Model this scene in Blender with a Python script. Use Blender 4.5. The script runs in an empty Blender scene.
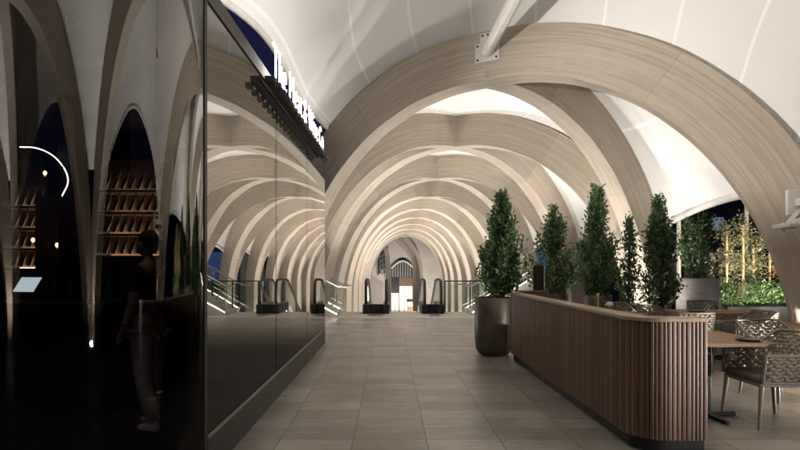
import bpy, math, random
from mathutils import Vector, Matrix
random.seed(7)
C = bpy.context.scene
COL = C.collection
R = math.radians
PI = math.pi
H = 1.45            # eye height
F = 533.0           # focal length in photo pixels


def P(sx, sy, Y):
    return Vector(((sx - 390) / F * Y, Y, H - (sy - 268) / F * Y))


# ------------------------------------------------------------------ materials
MATS = {}


def nmat(name):
    m = bpy.data.materials.new(name)
    m.use_nodes = True
    nt = m.node_tree
    b = nt.nodes['Principled BSDF']
    return m, nt, b


def ramp(nt, stops):
    n = nt.nodes.new('ShaderNodeValToRGB')
    e = n.color_ramp.elements
    while len(e) < len(stops):
        e.new(0.5)
    for i, (p, c) in enumerate(stops):
        e[i].position = p
        e[i].color = (*c, 1) if len(c) == 3 else c
    return n


def plain(name, col, rough=0.6, metal=0.0, var=0.25, scale=6.0, bump=0.0, stretch=(1, 1, 1), spec=0.5, coat=0.0):
    m, nt, b = nmat(name)
    tc = nt.nodes.new('ShaderNodeTexCoord')
    mp = nt.nodes.new('ShaderNodeMapping')
    mp.inputs['Scale'].default_value = stretch
    nt.links.new(tc.outputs['Object'], mp.inputs['Vector'])
    nz = nt.nodes.new('ShaderNodeTexNoise')
    nz.inputs['Scale'].default_value = scale
    nz.inputs['Detail'].default_value = 6
    nz.inputs['Roughness'].default_value = 0.62
    nt.links.new(mp.outputs[0], nz.inputs['Vector'])
    r = ramp(nt, [(0.3, tuple(c * (1 - var) for c in col)), (0.7, tuple(min(1, c * (1 + var)) for c in col))])
    nt.links.new(nz.outputs['Fac'], r.inputs[0])
    nt.links.new(r.outputs[0], b.inputs['Base Color'])
    rr = nt.nodes.new('ShaderNodeMapRange')
    rr.inputs['To Min'].default_value = max(0.02, rough * 0.8)
    rr.inputs['To Max'].default_value = min(1, rough * 1.25)
    nt.links.new(nz.outputs['Fac'], rr.inputs['Value'])
    nt.links.new(rr.outputs[0], b.inputs['Roughness'])
    b.inputs['Metallic'].default_value = metal
    b.inputs['Specular IOR Level'].default_value = spec
    b.inputs['Coat Weight'].default_value = coat
    if bump:
        bp = nt.nodes.new('ShaderNodeBump')
        bp.inputs['Strength'].default_value = bump
        bp.inputs['Distance'].default_value = 0.01
        nt.links.new(nz.outputs['Fac'], bp.inputs['Height'])
        nt.links.new(bp.outputs[0], b.inputs['Normal'])
    MATS[name] = m
    return m


def emit(name, col, strength):
    m, nt, b = nmat(name)
    b.inputs['Base Color'].default_value = (*[min(0.8, c) for c in col], 1)
    b.inputs['Emission Color'].default_value = (*col, 1)
    b.inputs['Emission Strength'].default_value = strength
    MATS[name] = m
    return m


def glulam(name, c0, c1, c2):
    """lime-washed laminated timber: UV u runs along the rib in metres, v across its depth"""
    m, nt, b = nmat(name)
    uv = nt.nodes.new('ShaderNodeUVMap')
    L = nt.links.new
    mp = nt.nodes.new('ShaderNodeMapping'); mp.inputs['Scale'].default_value = (0.9, 16, 1)
    L(uv.outputs[0], mp.inputs[0])
    n1 = nt.nodes.new('ShaderNodeTexNoise'); n1.inputs['Scale'].default_value = 1.6; n1.inputs['Detail'].default_value = 8; n1.inputs['Roughness'].default_value = 0.7
    L(mp.outputs[0], n1.inputs['Vector'])
    # one tone per lamella
    sep = nt.nodes.new('ShaderNodeSeparateXYZ'); L(uv.outputs[0], sep.inputs[0])
    mu = nt.nodes.new('ShaderNodeMath'); mu.operation = 'MULTIPLY'; mu.inputs[1].default_value = 38; L(sep.outputs['Y'], mu.inputs[0])
    fl = nt.nodes.new('ShaderNodeMath'); fl.operation = 'FLOOR'; L(mu.outputs[0], fl.inputs[0])
    # staggered board lengths
    ad = nt.nodes.new('ShaderNodeMath'); ad.operation = 'MULTIPLY_ADD'; ad.inputs[1].default_value = 0.731; L(fl.outputs[0], ad.inputs[0]); L(sep.outputs['X'], ad.inputs[2])
    dv = nt.nodes.new('ShaderNodeMath'); dv.operation = 'MULTIPLY'; dv.inputs[1].default_value = 0.42; L(ad.outputs[0], dv.inputs[0])
    f2 = nt.nodes.new('ShaderNodeMath'); f2.operation = 'FLOOR'; L(dv.outputs[0], f2.inputs[0])
    cb = nt.nodes.new('ShaderNodeCombineXYZ'); L(fl.outputs[0], cb.inputs[0]); L(f2.outputs[0], cb.inputs[1])
    wn = nt.nodes.new('ShaderNodeTexWhiteNoise'); wn.noise_dimensions = '2D'; L(cb.outputs[0], wn.inputs['Vector'])
    mx = nt.nodes.new('ShaderNodeMath'); mx.operation = 'MULTIPLY_ADD'; mx.inputs[1].default_value = 0.22; L(wn.outputs['Value'], mx.inputs[0])
    sc = nt.nodes.new('ShaderNodeMath'); sc.operation = 'MULTIPLY'; sc.inputs[1].default_value = 0.72; L(n1.outputs['Fac'], sc.inputs[0]); L(sc.outputs[0], mx.inputs[2])
    r = ramp(nt, [(0.28, c0), (0.55, c1), (0.82, c2)])
    L(mx.outputs[0], r.inputs[0])
    # short dark flecks
    mp2 = nt.nodes.new('ShaderNodeMapping'); mp2.inputs['Scale'].default_value = (3, 60, 1); L(uv.outputs[0], mp2.inputs[0])
    n2 = nt.nodes.new('ShaderNodeTexNoise'); n2.inputs['Scale'].default_value = 1.5; n2.inputs['Detail'].default_value = 4; L(mp2.outputs[0], n2.inputs['Vector'])
    r2 = ramp(nt, [(0.62, (1, 1, 1)), (0.75, (0.72, 0.68, 0.62))]); L(n2.outputs['Fac'], r2.inputs[0])
    ml = nt.nodes.new('ShaderNodeMix'); ml.data_type = 'RGBA'; ml.blend_type = 'MULTIPLY'; ml.inputs['Factor'].default_value = 0.7
    L(r.outputs[0], ml.inputs['A']); L(r2.outputs[0], ml.inputs['B'])
    sg = nt.nodes.new('ShaderNodeMath'); sg.operation = 'MULTIPLY'; sg.inputs[1].default_value = 1 / 2.9; L(sep.outputs['X'], sg.inputs[0])
    sf = nt.nodes.new('ShaderNodeMath'); sf.operation = 'FRACT'; L(sg.outputs[0], sf.inputs[0])
    sl_ = nt.nodes.new('ShaderNodeMath'); sl_.operation = 'LESS_THAN'; sl_.inputs[1].default_value = 0.0028; L(sf.outputs[0], sl_.inputs[0])
    si = nt.nodes.new('ShaderNodeMath'); si.operation = 'FLOOR'; L(sg.outputs[0], si.inputs[0])
    sw = nt.nodes.new('ShaderNodeTexWhiteNoise'); sw.noise_dimensions = '1D'; L(si.outputs[0], sw.inputs['W'])
    sm = nt.nodes.new('ShaderNodeMapRange'); sm.inputs['To Min'].default_value = 0.86; sm.inputs['To Max'].default_value = 1.05; L(sw.outputs['Value'], sm.inputs['Value'])
    sx_ = nt.nodes.new('ShaderNodeMath'); sx_.operation = 'MULTIPLY_ADD'; sx_.inputs[1].default_value = -0.35; L(sl_.outputs[0], sx_.inputs[0]); L(sm.outputs[0], sx_.inputs[2])
    m3 = nt.nodes.new('ShaderNodeMix'); m3.data_type = 'RGBA'; m3.blend_type = 'MULTIPLY'; m3.inputs['Factor'].default_value = 1.0
    L(ml.outputs['Result'], m3.inputs['A']); L(sx_.outputs[0], m3.inputs['B'])
    L(m3.outputs['Result'], b.inputs['Base Color'])
    b.inputs['Roughness'].default_value = 0.55
    b.inputs['Specular IOR Level'].default_value = 0.3
    bp = nt.nodes.new('ShaderNodeBump'); bp.inputs['Strength'].default_value = 0.15; bp.inputs['Distance'].default_value = 0.01
    L(mx.outputs[0], bp.inputs['Height']); L(bp.outputs[0], b.inputs['Normal'])
    MATS[name] = m


def membrane_mat():
    m, nt, b = nmat('membrane')
    L = nt.links.new
    uv = nt.nodes.new('ShaderNodeUVMap')
    sep = nt.nodes.new('ShaderNodeSeparateXYZ'); L(uv.outputs[0], sep.inputs[0])
    fr = nt.nodes.new('ShaderNodeMath'); fr.operation = 'FRACT'; L(sep.outputs['X'], fr.inputs[0])
    lt = nt.nodes.new('ShaderNodeMath'); lt.operation = 'COMPARE'; lt.inputs[1].default_value = 0.5; lt.inputs[2].default_value = 0.022; L(fr.outputs[0], lt.inputs[0])
    tc = nt.nodes.new('ShaderNodeTexCoord')
    nz = nt.nodes.new('ShaderNodeTexNoise'); nz.inputs['Scale'].default_value = 0.5; nz.inputs['Detail'].default_value = 5; L(tc.outputs['Object'], nz.inputs['Vector'])
    r = ramp(nt, [(0.3, (0.72, 0.70, 0.67)), (0.7, (0.78, 0.76, 0.73))]); L(nz.outputs['Fac'], r.inputs[0])
    mx = nt.nodes.new('ShaderNodeMix'); mx.data_type = 'RGBA'; L(lt.outputs[0], mx.inputs['Factor']); L(r.outputs[0], mx.inputs['A'])
    mx.inputs['B'].default_value = (0.87, 0.86, 0.85, 1)
    L(mx.outputs['Result'], b.inputs['Base Color'])
    b.inputs['Roughness'].default_value = 0.5
    b.inputs['Specular IOR Level'].default_value = 0.25
    bp = nt.nodes.new('ShaderNodeBump'); bp.inputs['Strength'].default_value = 0.25; bp.inputs['Distance'].default_value = 0.02
    L(lt.outputs[0], bp.inputs['Height']); L(bp.outputs[0], b.inputs['Normal'])
    MATS['membrane'] = m


def tile_mat():
    m, nt, b = nmat('tiles')
    L = nt.links.new
    tc = nt.nodes.new('ShaderNodeTexCoord')
    mp = nt.nodes.new('ShaderNodeMapping'); mp.inputs['Location'].default_value = (0.31, 0.12, 0)
    L(tc.outputs['Object'], mp.inputs[0])
    br = nt.nodes.new('ShaderNodeTexBrick')
    br.offset = 0.0
    br.inputs['Scale'].default_value = 1.0
    br.inputs['Mortar Size'].default_value = 0.005
    br.inputs['Mortar Smooth'].default_value = 0.3
    br.inputs['Bias'].default_value = 0.0
    br.inputs['Brick Width'].default_value = 0.618
    br.inputs['Row Height'].default_value = 0.309
    br.inputs['Color1'].default_value = (0.0, 0.0, 0.0, 1)
    br.inputs['Color2'].default_value = (1, 1, 1, 1)
    br.inputs['Mortar'].default_value = (0.5, 0.5, 0.5, 1)
    L(mp.outputs[0], br.inputs['Vector'])
    mp2 = nt.nodes.new('ShaderNodeMapping'); mp2.inputs['Scale'].default_value = (1.6, 14, 1); L(tc.outputs['Object'], mp2.inputs[0])
    n1 = nt.nodes.new('ShaderNodeTexNoise'); n1.inputs['Scale'].default_value = 2.2; n1.inputs['Detail'].default_value = 9; n1.inputs['Roughness'].default_value = 0.68
    L(mp2.outputs[0], n1.inputs['Vector'])
    n2 = nt.nodes.new('ShaderNodeTexNoise'); n2.inputs['Scale'].default_value = 1.3; n2.inputs['Detail'].default_value = 6; L(tc.outputs['Object'], n2.inputs['Vector'])
    # tone = 0.45 brick random + 0.6 streaks + 0.25 blotch
    a = nt.nodes.new('ShaderNodeMath'); a.operation = 'MULTIPLY_ADD'; a.inputs[1].default_value = 0.13; L(br.outputs['Color'], a.inputs[0])
    s1 = nt.nodes.new('ShaderNodeMath'); s1.operation = 'MULTIPLY'; s1.inputs[1].default_value = 0.66; L(n1.outputs['Fac'], s1.inputs[0])
    L(s1.outputs[0], a.inputs[2])
    a2 = nt.nodes.new('ShaderNodeMath'); a2.operation = 'MULTIPLY_ADD'; a2.inputs[1].default_value = 0.35; L(n2.outputs['Fac'], a2.inputs[0]); L(a.outputs[0], a2.inputs[2])
    r = ramp(nt, [(0.40, (0.092, 0.081, 0.069)), (0.55, (0.20, 0.180, 0.157)), (0.70, (0.335, 0.309, 0.275))]); L(a2.outputs[0], r.inputs[0])
    mx = nt.nodes.new('ShaderNodeMix'); mx.data_type = 'RGBA'; L(br.outputs['Fac'], mx.inputs['Factor']); L(r.outputs[0], mx.inputs['A'])
    mx.inputs['B'].default_value = (0.05, 0.044, 0.038, 1)
    L(mx.outputs['Result'], b.inputs['Base Color'])
    rr = nt.nodes.new('ShaderNodeMapRange'); b.inputs['Specular IOR Level'].default_value = 0.7; rr.inputs['To Min'].default_value = 0.20; rr.inputs['To Max'].default_value = 0.50; L(n1.outputs['Fac'], rr.inputs['Value'])
    L(rr.outputs[0], b.inputs['Roughness'])
    inv = nt.nodes.new('ShaderNodeMath'); inv.operation = 'SUBTRACT'; inv.inputs[0].default_value = 1.0; L(br.outputs['Fac'], inv.inputs[1])
    hs = nt.nodes.new('ShaderNodeMath'); hs.operation = 'MULTIPLY_ADD'; hs.inputs[1].default_value = 0.25; L(n1.outputs['Fac'], hs.inputs[0]); L(inv.outputs[0], hs.inputs[2])
    bp = nt.nodes.new('ShaderNodeBump'); bp.inputs['Strength'].default_value = 0.35; bp.inputs['Distance'].default_value = 0.004
    L(hs.outputs[0], bp.inputs['Height']); L(bp.outputs[0], b.inputs['Normal'])
    MATS['tiles'] = m


def slat_mat():
    """dark walnut battens; UV u counts battens, v is height in metres"""
    m, nt, b = nmat('walnut_slats')
    L = nt.links.new
    uv = nt.nodes.new('ShaderNodeUVMap')
    sep = nt.nodes.new('ShaderNodeSeparateXYZ'); L(uv.outputs[0], sep.inputs[0])
    fl = nt.nodes.new('ShaderNodeMath'); fl.operation = 'FLOOR'; L(sep.outputs['X'], fl.inputs[0])
    wn = nt.nodes.new('ShaderNodeTexWhiteNoise'); wn.noise_dimensions = '1D'; L(fl.outputs[0], wn.inputs['W'])
    mp = nt.nodes.new('ShaderNodeMapping'); mp.inputs['Scale'].default_value = (5, 1.4, 1); L(uv.outputs[0], mp.inputs[0])
    n1 = nt.nodes.new('ShaderNodeTexNoise'); n1.inputs['Scale'].default_value = 1.5; n1.inputs['Detail'].default_value = 8; n1.inputs['Roughness'].default_value = 0.65; L(mp.outputs[0], n1.inputs['Vector'])
    a = nt.nodes.new('ShaderNodeMath'); a.operation = 'MULTIPLY_ADD'; a.inputs[1].default_value = 0.45; L(wn.outputs['Value'], a.inputs[0])
    s = nt.nodes.new('ShaderNodeMath'); s.operation = 'MULTIPLY'; s.inputs[1].default_value = 0.6; L(n1.outputs['Fac'], s.inputs[0]); L(s.outputs[0], a.inputs[2])
    r = ramp(nt, [(0.2, (0.055, 0.029, 0.018)), (0.5, (0.125, 0.068, 0.042)), (0.85, (0.215, 0.128, 0.083))]); L(a.outputs[0], r.inputs[0])
    L(r.outputs[0], b.inputs['Base Color'])
    b.inputs['Roughness'].default_value = 0.42
    MATS['walnut_slats'] = m


def leaf_mat(name, c0, c1, c2):
    m, nt, b = nmat(name)
    L = nt.links.new
    g = nt.nodes.new('ShaderNodeNewGeometry')
    r = ramp(nt, [(0.0, c0), (0.55, c1), (1.0, c2)]); L(g.outputs['Random Per Island'], r.inputs[0])
    L(r.outputs[0], b.inputs['Base Color'])
    b.inputs['Roughness'].default_value = 0.38
    b.inputs['Subsurface Weight'].default_value = 0.0
    tr = nt.nodes.new('ShaderNodeBsdfTranslucent'); L(r.outputs[0], tr.inputs['Color'])
    ms = nt.nodes.new('ShaderNodeMixShader'); ms.inputs[0].default_value = 0.35
    L(b.outputs[0], ms.inputs[1]); L(tr.outputs[0], ms.inputs[2])
    L(ms.outputs[0], nt.nodes['Material Output'].inputs['Surface'])
    MATS[name] = m


def glass_mat(name, tint, f0, f1, power, gl=(1, 1, 1), dark=None, rough=0.0, low=None, lo0=0.055, lo1=0.15):
    """coated glazing: reflection grows from f0 head on to f1 at grazing; the rest passes through (tinted) or is a dark backing"""
    m, nt, b = nmat(name)
    L = nt.links.new
    nt.nodes.remove(b)
    lw = nt.nodes.new('ShaderNodeLayerWeight'); lw.inputs['Blend'].default_value = 0.5
    pw = nt.nodes.new('ShaderNodeMath'); pw.operation = 'POWER'; pw.inputs[1].default_value = power; L(lw.outputs['Facing'], pw.inputs[0])
    mr = nt.nodes.new('ShaderNodeMapRange'); mr.inputs['To Min'].default_value = f0; mr.inputs['To Max'].default_value = f1; L(pw.outputs[0], mr.inputs['Value'])
    go = nt.nodes.new('ShaderNodeBsdfGlossy'); go.inputs['Roughness'].default_value = rough; go.inputs['Color'].default_value = (*gl, 1)
    if dark:
        tr = nt.nodes.new('ShaderNodeBsdfDiffuse'); tr.inputs['Color'].default_value = (*dark, 1)
    else:
        tr = nt.nodes.new('ShaderNodeBsdfTransparent'); tr.inputs['Color'].default_value = (*tint, 1)
    tc = nt.nodes.new('ShaderNodeTexCoord'); nz = nt.nodes.new('ShaderNodeTexNoise'); nz.inputs['Scale'].default_value = 0.9; nz.inputs['Detail'].default_value = 1
    L(tc.outputs['Object'], nz.inputs['Vector'])
    bp = nt.nodes.new('ShaderNodeBump'); bp.inputs['Strength'].default_value = 0.05; bp.inputs['Distance'].default_value = 0.02; L(nz.outputs['Fac'], bp.inputs['Height']); L(bp.outputs[0], go.inputs['Normal'])
    ms = nt.nodes.new('ShaderNodeMixShader'); 
    fac = mr.outputs[0]
    if low is not None:
        # glare off the floor is polarised flat and upright coated glass hardly reflects it (crossed Brewster planes)
        ge = nt.nodes.new('ShaderNodeNewGeometry'); sp = nt.nodes.new('ShaderNodeSeparateXYZ'); L(ge.outputs['Incoming'], sp.inputs[0])
        m2 = nt.nodes.new('ShaderNodeMapRange'); m2.interpolation_type = 'SMOOTHSTEP'
        m2.inputs['From Min'].default_value = lo0; m2.inputs['From Max'].default_value = lo1; m2.inputs['To Min'].default_value = 1.0; m2.inputs['To Max'].default_value = low
        L(sp.outputs['Z'], m2.inputs['Value'])
        mm = nt.nodes.new('ShaderNodeMath'); mm.operation = 'MULTIPLY'; L(mr.outputs[0], mm.inputs[0]); L(m2.outputs[0], mm.inputs[1]); fac = mm.outputs[0]
    L(fac, ms.inputs[0]); L(tr.outputs[0], ms.inputs[1]); L(go.outputs[0], ms.inputs[2])
    L(ms.outputs[0], nt.nodes['Material Output'].inputs['Surface'])
    MATS[name] = m


glulam('glulam', (0.335, 0.272, 0.212), (0.425, 0.357, 0.287), (0.51, 0.437, 0.362))
membrane_mat(); tile_mat(); slat_mat()
leaf_mat('leaf_dark', (0.026, 0.055, 0.020), (0.068, 0.125, 0.044), (0.16, 0.235, 0.09))
leaf_mat('leaf_mid', (0.034, 0.074, 0.026), (0.086, 0.155, 0.056), (0.19, 0.27, 0.115))
leaf_mat('leaf_pale', (0.09, 0.10, 0.05), (0.17, 0.17, 0.085), (0.30, 0.28, 0.15))
leaf_mat('leaf_red', (0.20, 0.03, 0.03), (0.32, 0.05, 0.05), (0.45, 0.10, 0.09))
plain('bark', (0.11, 0.08, 0.055), 0.85, var=0.4, scale=20, bump=0.5)
plain('soil', (0.035, 0.026, 0.02), 0.95, var=0.5, scale=40, bump=0.6)
plain('bronze_pot', (0.085, 0.066, 0.048), 0.45, 0.35, var=0.35, scale=4, bump=0.06)
plain('steel_box', (0.21, 0.195, 0.175), 0.40, 0.15, var=0.2, scale=3, stretch=(1, 1, 6))
plain('white_steel', (0.62, 0.59, 0.55), 0.42, 0.0, var=0.06, scale=5)
plain('black_metal', (0.012, 0.012, 0.013), 0.42, 0.3, var=0.3, scale=10)
plain('black_rubber', (0.010, 0.010, 0.010), 0.55, var=0.2)
plain('bar_dark', (0.006, 0.006, 0.006), 0.5, var=0.4, scale=3)
plain('dark_frame', (0.045, 0.040, 0.036), 0.35, 0.6, var=0.2)
plain('rail_metal', (0.28, 0.26, 0.23), 0.35, 0.8, var=0.15)
plain('plinth_steel', (0.018, 0.017, 0.016), 0.45, 0.0, var=0.35, scale=5, stretch=(1, 3, 1))
plain('pale_cap', (0.42, 0.33, 0.26), 0.40, var=0.2, scale=6, stretch=(1, 5, 1))
plain('rim_wood', (0.30, 0.20, 0.14), 0.33, var=0.25, scale=6, stretch=(3, 12, 1))
plain('cap_walnut', (0.16, 0.088, 0.052), 0.38, var=0.35, scale=7, stretch=(2, 14, 1), bump=0.1)
plain('teak', (0.23, 0.135, 0.07), 0.5, var=0.4, scale=5, stretch=(2, 16, 2), bump=0.15)
plain('rope', (0.22, 0.19, 0.15), 0.9, spec=0.15, var=0.3, scale=60, bump=0.4)
plain('chair_frame', (0.17, 0.14, 0.11), 0.5, var=0.12)
plain('cushion', (0.085, 0.075, 0.068), 0.9, var=0.25, scale=70, bump=0.25)
plain('brass', (0.55, 0.38, 0.16), 0.3, 0.9, var=0.15)
plain('ceramic', (0.50, 0.46, 0.40), 0.3, var=0.08)
plain('dark_plate', (0.07, 0.06, 0.055), 0.35, var=0.2)
plain('bamboo', (0.48, 0.33, 0.17), 0.6, var=0.25, scale=12)
plain('stone_pale', (0.42, 0.39, 0.35), 0.6, var=0.12, scale=2)
plain('concrete', (0.30, 0.28, 0.26), 0.75, var=0.2, scale=2.5, bump=0.1)
plain('asphalt', (0.045, 0.045, 0.048), 0.85, var=0.3, scale=3)
plain('tower_wall', (0.05, 0.052, 0.06), 0.6, var=0.3, scale=0.4)
plain('copper_wall', (0.13, 0.075, 0.045), 0.5, 0.2, var=0.5, scale=3, stretch=(3, 1, .6))
plain('bottle_amber', (0.36, 0.23, 0.13), 0.25, 0.0, var=0.4, scale=9)
plain('bottle_green', (0.05, 0.085, 0.03), 0.15, 0.0, var=0.4, scale=9)
plain('skin', (0.34, 0.20, 0.14), 0.55, var=0.08)
plain('hair', (0.02, 0.014, 0.010), 0.6, var=0.3, scale=30)
plain('shirt_dark', (0.02, 0.02, 0.023), 0.85, var=0.3, scale=14, bump=0.2)
plain('trousers_pale', (0.42, 0.37, 0.33), 0.85, var=0.15, scale=12, bump=0.2)
plain('shoe_white', (0.70, 0.66, 0.60), 0.6, var=0.06)
glass_mat('mirror_glass', None, 0.30, 0.92, 1.8, low=0.13, gl=(0.96, 0.95, 0.93), dark=(0.006, 0.006, 0.006), rough=0.0)
glass_mat('curved_glass', (0.50, 0.50, 0.50), 0.12, 0.80, 2.0, low=0.10, lo0=0.025, lo1=0.10, gl=(0.85, 0.84, 0.82), rough=0.012)
glass_mat('balustrade', (0.86, 0.90, 0.88), 0.08, 0.8, 3.0)
emit('sign_light', (1.0, 0.96, 0.86), 6.0)
emit('led_warm', (1.0, 0.86, 0.68), 4.0)
emit('led_shelf', (1.0, 0.78, 0.56), 12.0)
emit('bulb', (1.0, 0.72, 0.45), 2.5)
emit('led_white', (1.0, 0.9, 0.76), 5.0)
emit('screen', (0.62, 0.74, 0.80), 0.85)
emit('city_blue', (0.12, 0.24, 0.7), 0.09)
emit('city_violet', (0.42, 0.16, 0.75), 0.14)
emit('city_window', (0.55, 0.68, 0.9), 0.12)
emit('lamp_lens', (1.0, 0.88, 0.72), 1.5)
emit('shop_light', (1.0, 0.80, 0.60), 0.55)
plain('far_glass', (0.05, 0.05, 0.05), 0.3, var=0.2)
plain('far_wall', (0.50, 0.43, 0.36), 0.7, var=0.12, scale=0.5)


# ------------------------------------------------------------------ mesh builder
class MB:
    def __init__(s):
        s.v = []; s.f = []; s.uv = []; s.hasuv = False

    def face(s, idx, uv=None):
        s.f.append(tuple(idx)); s.uv.append(uv)
        if uv: s.hasuv = True

    def box(s, c, d, M=None):
        b = len(s.v)
        c = Vector(c)
        for k in range(8):
            p = Vector(((k & 1) - .5, ((k >> 1) & 1) - .5, ((k >> 2) & 1) - .5))
            p = Vector((p.x * d[0], p.y * d[1], p.z * d[2]))
            if M is not None: p = M @ p
            s.v.append(c + p)
        for q in ((0, 2, 3, 1), (4, 5, 7, 6), (0, 1, 5, 4), (2, 6, 7, 3), (0, 4, 6, 2), (1, 3, 7, 5)):
            s.face([b + i for i in q])
        return s

    def span(s, lo, hi):
        lo, hi = Vector(lo), Vector(hi)
        return s.box((lo + hi) / 2, hi - lo)

    def bar(s, a, b, w, h=None):
        a, b = Vector(a), Vector(b)
        d = b - a
        q = d.to_track_quat('Z', 'Y').to_matrix()
        return s.box((a + b) / 2, (w, h or w, d.length), q)

    def tube(s, pts, r, n=8, closed=False, cap=True):
        pts = [Vector(p) for p in pts]
        rs = r if isinstance(r, (list, tuple)) else [r] * len(pts)
        b = len(s.v); N = len(pts)
        up = None
        for i, p in enumerate(pts):
            if closed: t = pts[(i + 1) % N] - pts[i - 1]
            else: t = pts[min(i + 1, N - 1)] - pts[max(i - 1, 0)]
            t.normalize()
            if up is None:
                up = Vector((0, 0, 1)) if abs(t.z) < .9 else Vector((1, 0, 0))
            x = t.cross(up)
            if x.length < 1e-6: x = t.cross(Vector((0, 1, 0)))
            x.normalize(); y = x.cross(t).normalized(); up = y
            for k in range(n):
                a = 2 * PI * k / n
                s.v.append(p + (x * math.cos(a) + y * math.sin(a)) * rs[i])
        for i in range(N if closed else N - 1):
            j = (i + 1) % N
            for k in range(n):
                l = (k + 1) % n
                s.face((b + i * n + k, b + i * n + l, b + j * n + l, b + j * n + k))
        if cap and not closed:
            s.face([b + k for k in range(n)][::-1]); s.face([b + (N - 1) * n + k for k in range(n)])
        return s

    def lathe(s, prof, n=24, c=(0, 0, 0), M=None):
        b = len(s.v); c = Vector(c)
        for r, z in prof:
            for k in range(n):
                a = 2 * PI * k / n
                p = Vector((r * math.cos(a), r * math.sin(a), z))
                if M is not None: p = M @ p
                s.v.append(c + p)
        for i in range(len(prof) - 1):
            for k in range(n):
                l = (k + 1) % n
                s.face((b + i * n + k, b + i * n + l, b + (i + 1) * n + l, b + (i + 1) * n + k))
        if prof[0][0] > 1e-4: s.face([b + k for k in range(n)][::-1])
        if prof[-1][0] > 1e-4: s.face([b + (len(prof) - 1) * n + k for k in range(n)])
        return s

    def ball(s, c, d, n=10, m=6, M=None):
        prof = [(max(1e-5, math.sin(PI * i / m)), -math.cos(PI * i / m)) for i in range(m + 1)]
        S = Matrix.Diagonal(Vector(d)).to_3x3()
        return s.lathe([(r, z) for r, z in prof], n, c, (M @ S) if M is not None else S)

    def prism(s, poly, y0, y1, axis='y'):
        """poly in (x,z) extruded along y (or (y,z) along x)"""
        b = len(s.v); n = len(poly)
        for y in (y0, y1):
            for p in poly:
                s.v.append(Vector((p[0], y, p[1])) if axis == 'y' else Vector((y, p[0], p[1])))
        s.face(list(range(b, b + n))); s.face(list(range(b + n, b + 2 * n))[::-1])
        for i in range(n):
            j = (i + 1) % n
            s.face((b + i, b + n + i, b + n + j, b + j))
        return s

    def grid(s, pts, uvs=None):
        """pts[i][j]"""
        b = len(s.v); n = len(pts); m = len(pts[0])
        for row in pts: s.v.extend(Vector(p) for p in row)
        for i in range(n - 1):
            for j in range(m - 1):
                ids = (b + i * m + j, b + (i + 1) * m + j, b + (i + 1) * m + j + 1, b + i * m + j + 1)
                s.face(ids, [uvs[i][j], uvs[i + 1][j], uvs[i + 1][j + 1], uvs[i][j + 1]] if uvs else None)
        return s

    def build(s, name, mat, parent=None, smooth=30, bevel=0.0, seg=2):
        me = bpy.data.meshes.new(name)
        me.from_pydata([tuple(v) for v in s.v], [], s.f)
        if s.hasuv:
            ul = me.uv_layers.new(name='UVMap')
            for poly, u in zip(me.polygons, s.uv):
                if u:
                    for li, q in zip(poly.loop_indices, u): ul.data[li].uv = q
        me.materials.append(MATS[mat])
        import bmesh
        bm = bmesh.new(); bm.from_mesh(me)
        bmesh.ops.recalc_face_normals(bm, faces=bm.faces)
        bm.to_mesh(me); bm.free()
        if smooth:
            for p in me.polygons: p.use_smooth = True
            me.set_sharp_from_angle(angle=R(smooth))
        o = bpy.data.objects.new(name, me)
        COL.objects.link(o)
        if parent: o.parent = parent
        if bevel:
            md = o.modifiers.new('bevel', 'BEVEL'); md.width = bevel; md.segments = seg; md.limit_method = 'ANGLE'; md.angle_limit = R(40)
        return o


def tag(o, label=None, cat=None, group=None, kind=None):
    if label: o['label'] = label
    if cat: o['category'] = cat
    if group: o['group'] = group
    if kind: o['kind'] = kind
    return o


def empty(name, loc=(0, 0, 0), rz=0.0):
    o = bpy.data.objects.new(name, None)
    COL.objects.link(o); o.location = loc; o.rotation_euler = (0, 0, rz); o.empty_display_size = 0.2
    return o


def copy_tree(o, parent=None):
    c = o.copy(); COL.objects.link(c); c.parent = parent
    for ch in list(o.children): copy_tree(ch, c)
    return c


def spline(pts, n):
    """Catmull-Rom through pts (tuples), n samples per span"""
    P_ = [Vector(p) for p in pts]
    P_ = [P_[0] * 2 - P_[1]] + P_ + [P_[-1] * 2 - P_[-2]]
    out = []
    for i in range(1, len(P_) - 2):
        a, b, c, d = P_[i - 1:i + 3]
        for k in range(n):
            t = k / n
            out.append(.5 * ((2 * b) + (c - a) * t + (2 * a - 5 * b + 4 * c - d) * t * t + (3 * b - a - 3 * c + d) * t ** 3))
    out.append(P_[-2])
    return out


# ------------------------------------------------------------------ ground
LOW = -4.5
EDGE = 17.55
tag(MB().span((-160, -120, LOW - 0.4), (160, 260, LOW - 0.02)).build('ground', 'asphalt', smooth=0), kind='structure')
tag(MB().span((-14, -10, -0.35), (16, EDGE, 0)).build('walkway_floor', 'tiles', smooth=0), kind='structure')
tag(MB().span((-2.6, 15.35, .001), (5.6, EDGE - .01, .005)).build('landing_glow_paving', 'stone_pale', smooth=0), kind='structure')  # paler paving band; its tone also stands in for glow at the edge
tag(MB().span((-7, EDGE + 3, LOW - 0.02), (11, 82, LOW + 0.0)).build('concourse_floor', 'stone_pale', smooth=0), kind='structure')

# ------------------------------------------------------------------ vaulted canopy
AX = 1.75           # axis of the vault
W = 3.82; BZ = 2.18  # plan reach of one half rib
LEN = math.hypot(W, BZ)
NODES = [9.5 + 5.1 * i for i in range(10)]
PROF = [(0, 3.28), (.5, 3.265), (.9, 3.19), (1.365, 3.03), (2.05, 2.62), (2.6, 2.08), (3.0, 1.53), (3.31, .95), (3.54, .35), (3.69, -.2), (3.78, -.7), (3.81, -1.1), (3.82, -1.45)]
KS = LEN / W
inner = spline([(u * KS, z + H) for u, z in PROF], 4)
BR = 0.42           # breadth of a rib


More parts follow.
